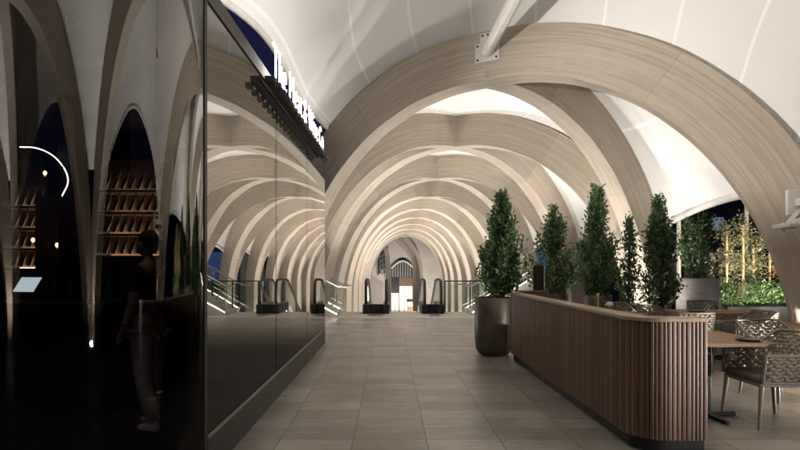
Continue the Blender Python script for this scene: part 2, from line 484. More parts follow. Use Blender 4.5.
def rib_curves(foot, dz=0.0):
    ins = [Vector((p.x, p.y + dz)) for p in inner]
    if foot < -0.1:
        ins += [Vector((ins[-1].x, foot * .5)), Vector((ins[-1].x, foot))]
    outs = []
    for i, p in enumerate(ins):
        t = (ins[min(i + 1, len(ins) - 1)] - ins[max(i - 1, 0)]).normalized()
        nrm = Vector((-t.y, t.x))           # points up / outward
        if nrm.y < 0 and i < 4: nrm = -nrm
        hrel = p.y - H
        d = 0.86 if hrel > 1.3 else max(0.60, 0.60 + 0.26 * (hrel + 1.45) / 2.75)
        if i == 0: nrm = Vector((0, 1))
        outs.append(p + nrm * d)
    return ins, outs


def at_plan(N, sx, sz, q):
    """q=(s,z) on a half rib from node N towards (sx*W, sz*BZ)"""
    return Vector((N[0] + sx * W / LEN * q.x, N[1] + sz * BZ / LEN * q.x, q.y))


def half_rib(N, sx, sz, parent, dz=0.0, foot=0.0, name='rib'):
    ins, outs = rib_curves(foot, dz)
    pv = Vector((-sz * BZ / LEN * 1.0, sx * W / LEN, 0))
    pv.normalize()
    m = MB()
    A = [at_plan(N, sx, sz, q) for q in ins]; B = [at_plan(N, sx, sz, q) for q in outs]
    s = 0; us = [0]
    for i in range(1, len(A)):
        s += ((A[i] + B[i]) / 2 - (A[i - 1] + B[i - 1]) / 2).length; us.append(s)
    off = random.uniform(0, 40)
    hb = pv * BR / 2
    us = [u + off for u in us]
    D = .95
    nd = 5
    for sg in (-1, 1):      # side faces
        rows = [[A[i].lerp(B[i], k / nd) + hb * sg for k in range(nd + 1)] for i in range(len(A))]
        uvs = [[(us[i], D * k / nd + (.31 if sg > 0 else 0)) for k in range(nd + 1)] for i in range(len(A))]
        m.grid(rows, uvs)
    m.grid([[A[i] - hb, A[i] + hb] for i in range(len(A))], [[(us[i], 2.0), (us[i], 2.42)] for i in range(len(A))])
    m.grid([[B[i] - hb, B[i] + hb] for i in range(len(A))], [[(us[i], 3.0), (us[i], 3.42)] for i in range(len(A))])
    b = len(m.v)
    m.v += [A[-1] - hb, A[-1] + hb, B[-1] + hb, B[-1] - hb]; m.face((b, b + 1, b + 2, b + 3))
    b = len(m.v)
    m.v += [A[0] - hb, A[0] + hb, B[0] + hb, B[0] - hb]; m.face((b, b + 1, b + 2, b + 3))
    import bmesh
    o = m.build(name, 'glulam', parent, smooth=0)
    bm = bmesh.new(); bm.from_mesh(o.data)
    bmesh.ops.remove_doubles(bm, verts=bm.verts, dist=1e-4)
    bmesh.ops.recalc_face_normals(bm, faces=bm.faces)
    bm.to_mesh(o.data); bm.free()
    for p in o.data.polygons: p.use_smooth = True
    o.data.set_sharp_from_angle(angle=R(35))
    md = o.modifiers.new('bevel', 'BEVEL'); md.width = 0.012; md.segments = 2; md.limit_method = 'ANGLE'; md.angle_limit = R(50)
    return o


canopy = empty('vaulted_canopy', (AX, 9.5, 0))
canopy.location = (0, 0, 0)
tag(canopy, 'vault of crossing pale timber ribs and white fabric arching over the walkway', 'canopy')

_, OUT = rib_curves(0.0)
OUT = [q for q in OUT]
# outer curve down to where neighbouring ribs meet, and further for the side cells
KR = max(i for i, q in enumerate(OUT) if q.y - H > 1.55)
KSD = max(i for i, q in enumerate(OUT) if q.y - H > 0.75)

for i, z in enumerate(NODES):
    N = (AX, z)
    foot_far = 0.0 if z + BZ < EDGE - .3 else LOW
    foot_near = 0.0 if z - BZ < EDGE - .3 else LOW
    half_rib(N, 1, 1, canopy, -0.000, foot_far)
    half_rib(N, -1, 1, canopy, -0.004, foot_far)
    half_rib(N, 1, -1, canopy, -0.008, foot_near)
    if i > 0:
        half_rib(N, -1, -1, canopy, -0.012, foot_near)
# two bays behind the photographer
half_rib((AX, NODES[0] - 5.1), 1, -1, canopy, 0, 0.0)
BACK = [NODES[0] - 10.2, NODES[0] - 15.3]
for z in BACK:
    for sx, sz, d in ((1, 1, 0), (-1, 1, -.004), (1, -1, -.008), (-1, -1, -.012)):
        half_rib((AX, z), sx, sz, canopy, d, 0.0)


def ridge_cell(Na, Nb, sag=-0.15, frm=None, to=None):
    m = MB(); rows = []; uvs = []
    ks = [-k for k in range(KR, 0, -1)] + list(range(KR + 1))
    NV = 10
    for k in ks:
        sx = 1 if k >= 0 else -1
        a = at_plan(Na, sx, 1, OUT[abs(k)]); b = at_plan(Nb, sx, -1, OUT[abs(k)])
        row = []; uv = []
        for j in range(NV + 1):
            v = j / NV
            p = a.lerp(b, v); p.z += sag * 4 * v * (1 - v) * max(0, (b - a).length / 5.1) - 0.02
            row.append(p); uv.append(((OUT[abs(k)].x * sx) / 1.25 + 20, v))
        rows.append(row); uvs.append(uv)
    m.grid(rows, uvs)
    return m.build('membrane', 'membrane', canopy, smooth=180)


def side_cell(N, sx, ex=6.2, eh=1.3):
    m = MB(); rows = []; uvs = []; NV = 16
    K = KSD
    lastrow = None
    for k in range(K + 1):
        a = at_plan(N, sx, -1, OUT[k]); b = at_plan(N, sx, 1, OUT[k])
        t = OUT[k].x / OUT[K].x
        mid = (a + b) / 2
        tgt = Vector((AX + sx * (ex - AX) * t, N[1], H + 4.24 - (4.24 - eh) * t ** 2.1))
        row = []; uv = []
        for j in range(NV + 1):
            v = j / NV
            p = a.lerp(b, v) + (tgt - mid) * (4 * v * (1 - v)) ** 0.85
            p.z -= 0.02
            row.append(p); uv.append((t * 3.2 + 0.2, v))
        rows.append(row); uvs.append(uv); lastrow = row
    m.grid(rows, uvs)
    o = m.build('membrane', 'membrane', canopy, smooth=180)
    MB().tube(lastrow, 0.07, 8).build('edge_pipe', 'white_steel', canopy, smooth=60)
    return o


for i in range(len(NODES) - 1):
    ridge_cell((AX, NODES[i]), (AX, NODES[i + 1]))
for i, z in enumerate(NODES):
    side_cell((AX, z), 1)
    if i > 0: side_cell((AX, z), -1)
for z in BACK:
    side_cell((AX, z), 1, 6.5, 3.2); side_cell((AX, z), -1, 6.5, 2.6)
ridge_cell((AX, BACK[1]), (AX, BACK[0]))
ridge_cell((AX, BACK[0]), (AX, NODES[0] - 5.1))

# large entrance membrane between the first crossing and the bay behind the camera (Coons patch)
N1 = (AX, NODES[0])


def resamp(pts, n):
    pts = [Vector(p) for p in pts]
    d = [0]
    for a, b in zip(pts, pts[1:]): d.append(d[-1] + (b - a).length)
    out = []; j = 0
    for i in range(n):
        t = d[-1] * i / (n - 1)
        while j < len(d) - 2 and d[j + 1] < t: j += 1
        f = (t - d[j]) / max(1e-9, d[j + 1] - d[j])
        out.append(pts[j].lerp(pts[j + 1], min(1, max(0, f))))
    return out


KL = max(i for i, q in enumerate(OUT) if q.y - H > 2.75)
backc = [at_plan(N1, -1, 1, OUT[k]) for k in range(KL, 0, -1)] + [at_plan(N1, 1, -1, OUT[k]) for k in range(KSD + 1)]
b0, b1 = backc[0], backc[-1]
N0 = (AX, NODES[0] - 5.1)
frontc = [at_plan(N0, -1, -1, OUT[k]) for k in range(KL, 0, -1)] + [at_plan(N0, 1, -1, OUT[k]) for k in range(KSD + 1)]
leftc = spline([b0, (-1.62, 9.9, H + 3.1), (-1.66, 7.6, H + 3.14), (-1.86, 6.5, H + 3.14), (-2.35, 5.3, H + 3.1), (-2.5, 4.2, H + 3.0), frontc[0]], 8)
rightc = spline([b1, (6.2, 6.5, H + 2.3), (6.4, 4.9, H + 3.1), (6.2, 3.3, H + 2.3), frontc[-1]], 8)
NU, NVV = 48, 40
bc = resamp(backc, NU + 1); fc = resamp(frontc, NU + 1); lc = resamp(leftc, NVV + 1); rc = resamp(rightc, NVV + 1)
m = MB(); rows = []; uvs = []
for i in range(NU + 1):
    u = i / NU; row = []; uv = []
    for j in range(NVV + 1):
        v = j / NVV
        p = bc[i] * (1 - v) + fc[i] * v + lc[j] * (1 - u) + rc[j] * u - (b0 * (1 - u) * (1 - v) + b1 * u * (1 - v) + frontc[0] * (1 - u) * v + frontc[-1] * u * v)
        p = p + Vector((0, 0, 0.35 * (4 * v * (1 - v)) * math.sin(PI * u) ** 1.2 - 0.02))
        row.append(p); uv.append((u * 9.0 + .35, v))
    rows.append(row); uvs.append(uv)
m.grid(rows, uvs)
tag(m.build('membrane', 'membrane', canopy, smooth=180), 'broad white entrance membrane sweeping up from the first timber rib')
MB().tube(lc, 0.05, 8).build('edge_pipe', 'white_steel', canopy, smooth=60)
MB().tube(rc, 0.05, 8).build('edge_pipe', 'white_steel', canopy, smooth=60)


# steel brackets tying the leg pairs, with cross bracing in the gaps beyond
def bracket(za, zb, sx, parent, zlow):
    x = AX + sx * (W + (0.16 if za > 8 else -0.12))
    h = 2.32
    m = MB()
    m.bar((x, za + .1, h), (x, zb - .1, h), .14, .10)
    for yy, s in ((za, 1), (zb, -1)):
        m.box((x - sx * .02, yy + s * .22, h), (.30, .05, .34))
        m.bar((x, yy + s * .24, h - .12), (x - sx * .42, (za + zb) / 2, h - .32), .07)
    m.box((x - sx * .42, (za + zb) / 2, h - .34), (.22, .3, .05))
    for yy in (-.1, .1):
        m.tube([(x - sx * .42, (za + zb) / 2 + yy, h - .40), (x - sx * .42, (za + zb) / 2 + yy, h - .29)], .022, 6)
    m.build('bracket', 'white_steel', parent, smooth=40, bevel=.008)
    MB().tube([(x, za + .2, zlow + .2), (x, zb - .2, h - .2)], .022, 6).tube([(x + .05, zb - .2, zlow + .2), (x + .05, za + .2, h - .2)], .022, 6).build('cross_brace', 'white_steel', parent, smooth=60)


for sx in (1, -1):
    for i in range(-1, len(NODES) - 1):
        if i < 0:
            if sx < 0: continue
            za, zb = NODES[0] - BZ - 1.2, NODES[0] - BZ
        else:
            za, zb = NODES[i] + BZ, NODES[i + 1] - BZ
        bracket(za, zb, sx, canopy, 0.0 if zb < EDGE else LOW)

# white strut bolted to the first crossing
dirP = Vector((W, -BZ, 0)).normalized()
nrm = Vector((-BZ, -W, 0)).normalized()
base = Vector((AX, NODES[0], H + 3.76)) + nrm * (BR / 2) + dirP * 0.06
st = MB()
tip = Vector((2.34, 5.6, H + 4.75))
st.tube([base + nrm * .03, tip], .105, 20)
so = st.build('strut', 'white_steel', canopy, smooth=60)
tag(so, 'white steel tube strut bolted to the first rib crossing')
Mp = Matrix((dirP, -nrm, Vector((0, 0, 1)))).transposed()
pl = MB()
pl.box(base + nrm * .012, (.44, .024, .34), Mp)
pl.box(base + nrm * .012 + Vector((0, 0, .25)) - dirP * .04, (.18, .026, .17), Mp)
pl.build('mounting_plate', 'white_steel', so, bevel=.004)
bl = MB()
for a, b in ((-.17, -.12), (.17, -.12), (-.17, .12), (.17, .12), (-.08, .29), (.02, .29)):
    c = base + dirP * a + Vector((0, 0, b))
    bl.tube([c, c + nrm * .045], .018, 6)
bl.build('bolt', 'black_metal', so, smooth=40)

# ------------------------------------------------------------------ glass pavilion on the left
GX = -1.257
pav = empty('glass_pavilion', (GX, 7, 0)); pav.location = (0, 0, 0)
tag(pav, 'dark mirror-glazed bar pavilion with curved corner along left side of walkway', 'pavilion')
MUL = [3.64, 5.877, 8.07, 10.3]


def ztop(y): return 3.27 + (3.46 - 3.27) * (y - 3.64) / (10.3 - 3.64)


ZB = 0.28
for a, b in zip(MUL, MUL[1:]):
    m = MB(); a2, b2 = a + .012, b - .012
    v = [(GX, a2, ZB + .03), (GX, b2, ZB + .03), (GX, b2, ztop(b2)), (GX, a2, ztop(a2))]
    bb = len(m.v); m.v += [Vector(p) for p in v] + [Vector((p[0] - .03, p[1], p[2])) for p in v]
    for q in ((0, 1, 2, 3), (7, 6, 5, 4), (0, 4, 5, 1), (1, 5, 6, 2), (2, 6, 7, 3), (3, 7, 4, 0)): m.face([bb + i for i in q])
    m.build('glass_panel', 'mirror_glass', pav, smooth=0)
for y in MUL[1:]:
    MB().box((GX - .026, y, (ZB + ztop(y)) / 2), (.03, .03, ztop(y) - ZB)).build('mullion', 'black_metal', pav)
MB().span((GX - .10, 3.60, .1), (GX + .006, 3.65, 3.4)).build('mullion', 'black_metal', pav)
m = MB()
m.prism([(3.0, ztop(3.0) + .01), (10.33, ztop(10.33) + .01), (10.33, ztop(10.33) + .14), (3.0, ztop(3.0) + .14)], GX - .14, GX + .012, 'x')
m.build('top_rail', 'dark_frame', pav, bevel=.004)
MB().span((GX - .06, 3.67, ZB - .012), (GX + .010, 10.31, ZB + .018)).build('bottom_rail', 'rail_metal', pav, bevel=.003)
MB().span((GX - .2, 3.67, 0), (GX + .004, 10.31, ZB - .016)).build('plinth', 'plinth_steel', pav, bevel=.003)
RC = 1.6
cx, cy = GX - RC, 3.62
rows = []
for i in range(49):
    th = R(-0 + 92 * i / 48)
    rows.append([(cx + RC * math.cos(th), cy - RC * math.sin(th), z) for z in (.1, 1.2, 2.3, 3.4)])
rows.append([(cx - 4.2, cy - RC, z) for z in (.1, 1.2, 2.3, 3.4)])
MB().grid(rows).build('curved_glass', 'curved_glass', pav, smooth=80)
rr_ = []
for i in range(25):
    th = R(92 * i / 24)
    rr_.append((cx + RC * math.cos(th), cy - RC * math.sin(th)))
m = MB(); m.grid([[(x, y, 0), (x, y, .1), (x + .03 * (x - cx) / RC - .0, y + .03 * (y - cy) / RC, .1)] for x, y in rr_]); m.build('plinth', 'plinth_steel', pav)
MB().span((-7.2, 1.9, 3.42), (GX - .16, 10.28, 3.52)).build('roof', 'bar_dark', pav)
MB().span((-7.2, 8.9, 0.004), (GX - .1, 10.28, 3.42)).build('rear_wall', 'bar_dark', pav)
MB().span((-7.2, 2.0, 0.004), (-7.05, 8.9, 3.42)).build('side_wall', 'bar_dark', pav)
MB().span((-7.05, 2.1, 0.004), (-3.0, 8.9, 0.02)).span((-3.0, 3.62, 0.004), (GX - .2, 8.9, 0.02)).build('interior_floor', 'bar_dark', pav)

# sign on the pavilion
sign = empty('illuminated_sign', (GX, 7.4, ztop(7.4))); sign.location = (0, 0, 0)
tag(sign, 'glowing white restaurant name letters on a black tray along the glass roofline', 'sign')
m = MB()
ya, yb = 5.25, 9.55
m.prism([(ya, ztop(ya) - .03), (yb, ztop(yb) - .03), (yb, ztop(yb) + .03), (ya, ztop(ya) + .03)], GX + .02, GX + .12, 'x')
m.build('tray', 'black_metal', sign, bevel=.004)
n = 19
for i in range(n):
    m = MB()
    y = ya + .06 + (yb - ya - .12) * i / (n - 1)
    m.box((GX + .145, y, ztop(y) - .055), (.06, .075, .05))
    m.build('bracket', 'dark_frame', sign)
cu = bpy.data.curves.new('sign_text', 'FONT')
cu.body = 'The Meat & Wine Co'
cu.size = 0.46; cu.extrude = 0.006; cu.offset = -0.006; cu.space_character = 1.06
to = bpy.data.objects.new('lettering', cu); COL.objects.link(to)
bpy.context.view_layer.update()
me = bpy.data.meshes.new_from_object(to.evaluated_get(bpy.context.evaluated_depsgraph_get()))
COL.objects.unlink(to); bpy.data.objects.remove(to)
me.materials.clear(); me.materials.append(MATS['sign_light'])
wx = max(v.co.x for v in me.vertices) - min(v.co.x for v in me.vertices)
x0 = min(v.co.x for v in me.vertices)
sc = (9.42 - 5.4) / wx
for v in me.vertices:
    x, y, z = v.co
    yy = 5.4 + (x - x0) * sc
    v.co = (GX + .075 + z, yy, ztop(yy) + .09 + y * 1.08)
lt = bpy.data.objects.new('lettering', me); COL.objects.link(lt); lt.parent = sign
# ------------------------------------------------------------------ bar interior
bar = empty('bar_counter', (-4.6, 5.4, 0)); bar.location = (0, 0, 0)
tag(bar, 'dark bar counter inside the curved glass corner', 'bar counter')
MB().span((-6.9, 5.25, .02), (-2.75, 5.75, 1.06)).build('counter_front', 'bar_dark', bar, bevel=.01)
MB().span((-6.95, 5.15, 1.06), (-2.7, 5.82, 1.11)).build('countertop', 'bar_dark', bar, bevel=.006)

tab = empty('point_of_sale_screen', P(28, 292, 5.3)); tab.rotation_euler = (0, 0, R(-14))
tag(tab, 'bright tilted touch screen on the bar counter', 'screen')
Mt = Matrix.Rotation(R(55), 3, 'X')
MB().box((0, 0, .07), (.27, .19, .012), Mt).build('casing', 'black_metal', tab, bevel=.003)
MB().box(Mt @ Vector((0, 0, .008)) + Vector((0, 0, .07)), (.25, .17, .003), Mt).build('display', 'screen', tab, smooth=0)
MB().bar((0, .03, -.04), (0, .0, .06), .05, .02).box((0, .03, -.045), (.16, .14, .012)).build('stand', 'black_metal', tab)


def bottle_mesh(mat):
    prof = [(.001, 0), (.034, 0), (.037, .006), (.037, .17), (.033, .195), (.017, .225), (.0135, .24), (.0135, .285), (.016, .287), (.016, .30), (.001, .302)]
    return MB().lathe(prof, 12)


bproto = {}


def bottle(loc, mat, label, tilt=0.0, rz=0.0, sc=1.0):
    if mat not in bproto:
        o = bottle_mesh(mat).build('wine_bottle' if mat == 'bottle_amber' else 'spirit_bottle', mat, None, smooth=50)
        bproto[mat] = o
    else:
        o = bproto[mat].copy(); COL.objects.link(o)
    o.location = loc; o.rotation_euler = (0, tilt, rz); o.scale = (sc, sc, sc)
    tag(o, label, 'bottle', 'bottles behind the bar')


ROWN = ['top', 'second', 'third', 'lowest']


def rack(x0, x1, name, rows, per, Y=7.3):
    r = empty('bottle_rack', ((x0 + x1) / 2, Y, 0)); r.location = (0, 0, 0)
    tag(r, 'warmly lit back-bar bottle rack ' + name, 'shelving')
    MB().span((x0 - .06, Y + .30, .02), (x1 + .06, Y + .36, 3.0)).build('back_panel', 'copper_wall', r)
    for x in (x0 - .05, x1 + .05):
        MB().span((x - .02, Y - .02, .02), (x + .02, Y + .30, 2.9)).build('upright', 'bar_dark', r)
    for k, z in enumerate(rows):
        sh = MB().span((x0 - .03, Y - .02, z - .03), (x1 + .03, Y + .30, z)).build('shelf', 'cap_walnut', r, bevel=.003)
        MB().span((x0, Y + .26, z + .001), (x1, Y + .29, z + .006)).build('light_strip', 'led_shelf', sh)
        n = per
        for j in range(n):
            x = x0 + (x1 - x0) * (j + .5) / n
            bottle((x - .05, Y + .12, z + .036), 'bottle_amber', 'amber wine bottle leaning in the %s row of the rack %s' % (ROWN[k], name), tilt=R(24 + random.uniform(-3, 3)), rz=random.uniform(-.2, .2), sc=.86)


rack(-5.25, -4.72, 'beside the touch screen', [2.30, 2.0, 1.72, 1.45], 5)
rack(-3.98, -3.18, 'behind the blurred standing person', [2.52, 2.22, 1.92, 1.62], 7)
for j in range(7):
    x = -3.55 + j * .13 + random.uniform(-.02, .02)
    bottle((x, 5.5, 1.111), 'bottle_green', 'green spirit bottle standing in the line on the bar counter', 0, 0, random.uniform(.85, 1.05))
m = MB()
crv = spline([P(20, 147, 6.4), P(36, 148, 6.2), P(52, 155, 6.0), P(64, 168, 5.9), P(68, 182, 5.85), P(62, 196, 5.9)], 6)
m.tube(crv, .0065, 8)
crvo = empty('ring_light', (0, 0, 0))
tag(crvo, 'thin curved light line hanging above the bar counter', 'light')
m.build('light_tube', 'led_warm', crvo, smooth=60)
mm = MB()
for p in (crv[2], crv[16], crv[-2]): mm.tube([p, Vector((p.x, p.y, 3.42))], .004, 5)
mm.build('cable', 'black_metal', crvo)
tag(MB().span((-4.66, 7.0, .02), (-4.10, 7.05, 2.4)).build('wall_panel', 'copper_wall'), 'brown metal wall panel between the two bottle racks', 'panel')
for i, (sx, sy) in enumerate(((45, 173), (33, 240), (57, 245), (118, 310))):
    p = P(sx, sy, 6.6 if i < 3 else 5.5)
    b = empty('candle_lamp' if i == 3 else 'wall_lamp', p)
    tag(b, ['small warm wall lamp under the curved light line', 'small warm lamp left of the bar mirror column', 'small warm lamp right of the bar mirror column', 'small copper candle lamp on the bar counter by the person'][i], 'lamp')
    MB().ball((0, 0, 0), (.022, .022, .03)).build('bulb', 'bulb', b, smooth=60)
    z0 = (p.z - 1.11) if i == 3 else .05
    MB().lathe([(.03, -z0), (.012, -z0 + .02), (.012, -.03)], 10).build('holder', 'brass', b, smooth=40)
colm = MB().span((-3.86, 6.2, .02), (-3.66, 6.4, 3.42)).build('column', 'bar_dark')
tag(colm, 'slim dark column inside the bar behind the touch screen', 'column', kind='thing')


# person inside the glass
def skin_mesh(verts, edges, name, mat, parent, sub=2, root=0):
    me = bpy.data.meshes.new(name)
    me.from_pydata([v[:3] for v in verts], edges, [])
    o = bpy.data.objects.new(name, me); COL.objects.link(o)
    md = o.modifiers.new('skin', 'SKIN'); md.use_smooth_shade = True
    for i, v in enumerate(verts):
        sv = me.skin_vertices[0].data[i]
        sv.radius = (v[3], v[4] if len(v) > 4 else v[3]); sv.use_root = (i == root)
    ss = o.modifiers.new('sub', 'SUBSURF'); ss.levels = sub; ss.render_levels = sub
    bpy.context.view_layer.update()
    dg = bpy.context.evaluated_depsgraph_get()
    m2 = bpy.data.meshes.new_from_object(o.evaluated_get(dg))
    COL.objects.unlink(o); bpy.data.objects.remove(o)
    m2.materials.clear(); m2.materials.append(MATS[mat])
    for p in m2.polygons: p.use_smooth = True
    q = bpy.data.objects.new(name, m2); COL.objects.link(q)
    q.parent = parent
    return q


per = empty('person', (-2.16, 4.78, .02), R(70))
tag(per, 'person in dark top and pale trousers standing behind the curved glass', 'person')
# local: faces +y, x to its right
body = [(0, 0, .93, .13, .10), (0, 0, 1.08, .12, .095), (0, .01, 1.25, .145, .10), (0, 0, 1.40, .12, .085), (0, .0, 1.49, .05), (0, .02, 1.56, .05),
        (.17, 0, 1.41, .055), (.24, -.02, 1.16, .042), (.21, .16, .97, .033), (-.17, 0, 1.41, .055), (-.23, -.05, 1.15, .042), (-.22, .05, .93, .033),
        (.09, 0, .86, .085), (.10, .05, .48, .058), (.10, .02, .09, .04), (-.09, 0, .86, .085), (-.10, -.03, .48, .058), (-.10, -.16, .10, .04)]
ed = [(0, 1), (1, 2), (2, 3), (3, 4), (4, 5), (3, 6), (6, 7), (7, 8), (3, 9), (9, 10), (10, 11), (0, 12), (12, 13), (13, 14), (0, 15), (15, 16), (16, 17)]
bd = skin_mesh(body, ed, 'body', 'skin', per)
hd = MB().ball((0, .03, 1.64), (.075, .095, .115), 16, 10)
hd.ball((0, .125, 1.625), (.014, .02, .022), 8, 5); hd.ball((.076, .025, 1.635), (.012, .022, .032), 8, 5); hd.ball((-.076, .025, 1.635), (.012, .022, .032), 8, 5)
hd.build('head', 'skin', per, smooth=60)
MB().ball((.028, .115, 1.645), (.012, .008, .007), 8, 5).ball((-.028, .115, 1.645), (.012, .008, .007), 8, 5).ball((0, .117, 1.585), (.022, .006, .006), 8, 5).build('face_details', 'hair', per, smooth=60)
MB().ball((0, .005, 1.675), (.083, .098, .10), 16, 10).build('hair', 'hair', per, smooth=60)
sh = [(0, 0, .90, .15, .115), (0, 0, 1.08, .138, .11), (0, .01, 1.25, .16, .115), (0, 0, 1.41, .13, .095), (0, 0, 1.47, .07), (.175, 0, 1.41, .068), (.235, -.02, 1.2, .056), (-.175, 0, 1.41, .068), (-.23, -.04, 1.2, .056)]
skin_mesh(sh, [(0, 1), (1, 2), (2, 3), (3, 4), (3, 5), (5, 6), (3, 7), (7, 8)], 'top', 'shirt_dark', per)
tr = [(0, 0, .94, .155, .12), (.09, 0, .84, .105), (.105, .05, .48, .078), (.10, .02, .10, .072), (-.09, 0, .84, .105), (-.105, -.03, .48, .078), (-.10, -.15, .11, .072)]
skin_mesh(tr, [(0, 1), (1, 2), (2, 3), (0, 4), (4, 5), (5, 6)], 'trousers', 'trousers_pale', per)
for s, y0 in ((1, .02), (-1, -.16)):
    skin_mesh([(s * .1, y0 - .04, .05, .045, .045), (s * .1, y0 + .06, .045, .048, .04), (s * .105, y0 + .17, .035, .045, .03)], [(0, 1), (1, 2)], 'shoe', 'shoe_white', per)
    hx = .21 if s > 0 else -.22; hy = .16 if s > 0 else .05; hz = .97 if s > 0 else .93
    hv = [(hx, hy, hz, .03, .02), (hx, hy + .03, hz - .05, .036, .016), (hx, hy + .045, hz - .085, .034, .014)]
    he = [(0, 1), (1, 2)]
    for f in range(4):
        fx = hx - .027 + f * .018
        k = len(hv); L_ = (.03, .036, .034, .026)[f]
        hv += [(fx, hy + .05, hz - .10, .0085), (fx, hy + .065, hz - .10 - L_, .008), (fx, hy + .06, hz - .10 - 1.8 * L_, .007)]
        he += [(2, k), (k, k + 1), (k + 1, k + 2)]
    k = len(hv)
    hv += [(hx - s * .04, hy + .045, hz - .055, .011), (hx - s * .052, hy + .07, hz - .085, .009)]
    he += [(1, k), (k, k + 1)]
    skin_mesh(hv, he, 'hand', 'skin', per, 1)

# ------------------------------------------------------------------ slatted counter / planter screen
scr = empty('slatted_counter', (2.15, 6.2, 0)); scr.location = (0, 0, 0)
tag(scr, 'long walnut batten counter with rounded corner and dark plinth dividing dining area', 'counter')
X0, X1, Y0, Y1 = 1.90, 2.46, 4.12, 8.40
RCN = .26
TH = .15


def wall_path(off, step):
    """centre line of the curved screen, shifted off metres to the dining side: (x, y, nx, ny) with the normal towards the walkway"""
    pts = []
    r = RCN - off
    n = int((Y1 - Y0 - RCN) / step)
    for i in range(n): pts.append((X0 + off, Y1 + (Y0 + RCN - Y1) * i / n, -1, 0))
    n = max(8, int(PI / 2 * RCN / step))
    for i in range(n):
        a = PI + PI / 2 * i / n
        pts.append((X0 + RCN + r * math.cos(a), Y0 + RCN + r * math.sin(a), math.cos(a), math.sin(a)))
    n = int((X1 - X0 - RCN) / step)
    for i in range(n + 1): pts.append((X0 + RCN + (X1 - X0 - RCN) * i / n, Y0 + off, 0, -1))
    return pts


def wall_strip(o0, o1, z0, z1, step=.03):
    A = wall_path(o0, step); B = wall_path(o1, step)
    m = MB(); n = len(A)
    for ring, z in ((A, z0), (A, z1), (B, z1), (B, z0)): m.v += [Vector((p[0], p[1], z)) for p in ring]
    for a in range(4):
        b = (a + 1) % 4
        for i in range(n - 1): m.face((a * n + i, a * n + i + 1, b * n + i + 1, b * n + i))
    m.face((0, n, 2 * n, 3 * n)); m.face((n - 1, 4 * n - 1, 3 * n - 1, 2 * n - 1))
    return m


pts = wall_path(0, .004); d = [0]
for p, q in zip(pts, pts[1:]): d.append(d[-1] + math.dist(p[:2], q[:2]))
rw = random.Random(3)
edges = [0]
while edges[-1] < d[-1]: edges.append(edges[-1] + rw.choice((.03, .03, .036, .042)))
m = MB(); rows = []; uvs = []; k = 0
for p, q in zip(pts, d):
    while k < len(edges) - 2 and edges[k + 1] < q: k += 1
    t = (q - edges[k]) / (edges[k + 1] - edges[k])
    e = min(t, 1 - t) * (edges[k + 1] - edges[k])
    dep = -.012 if e < .0035 else -.003 * max(0, 1 - (e - .0035) / .005)
    x, y = p[0] + p[2] * dep, p[1] + p[3] * dep
    rows.append([(x, y, .115), (x, y, .45), (x, y, .75), (x, y, 1.030)])
    u = k + .02 + .96 * t
    uvs.append([(u, .1), (u, .45), (u, .75), (u, 1.0)])
m.grid(rows, uvs)
m.build('battens', 'walnut_slats', scr, smooth=40)
wall_strip(.016, TH, .113, 1.030).build('core', 'cap_walnut', scr, smooth=40)
wall_strip(-.010, TH + .012, 1.031, 1.064).build('top_rim', 'rim_wood', scr, smooth=40, bevel=.007)
wall_strip(.05, TH - .03, .004, .112).build('plinth', 'black_metal', scr, smooth=40)
bn = empty('banquette', (2.3, 6.5, 0)); bn.location = (0, 0, 0)
tag(bn, 'dark upholstered bench along the dining side of the batten counter', 'bench')
MB().span((2.10, 4.9, .06), (2.52, 8.3, .40)).build('base', 'bar_dark', bn, bevel=.01)
MB().span((2.09, 4.9, .402), (2.54, 8.3, .47)).build('cushion', 'cushion', bn, bevel=.02)


# ------------------------------------------------------------------ plants
def leaves(m, centre, n, spread, size, rnd, up=0.3):
    for _ in range(n):
        c = centre + Vector((rnd.gauss(0, spread[0]), rnd.gauss(0, spread[0]), rnd.gauss(0, spread[1])))
        d = Vector((rnd.uniform(-1, 1), rnd.uniform(-1, 1), rnd.uniform(-.5, 1) + up)).normalized()
        w = d.cross(Vector((rnd.uniform(-1, 1), rnd.uniform(-1, 1), rnd.uniform(-1, 1)))).normalized()
        L = size * rnd.uniform(.6, 1.25); ww = L * .24
        nn = d.cross(w) * L * .08
        b = len(m.v)
        m.v += [c, c + d * L * .45 + w * ww + nn, c + d * L, c + d * L * .45 - w * ww + nn]
        m.face((b, b + 1, b + 2)); m.face((b, b + 2, b + 3))


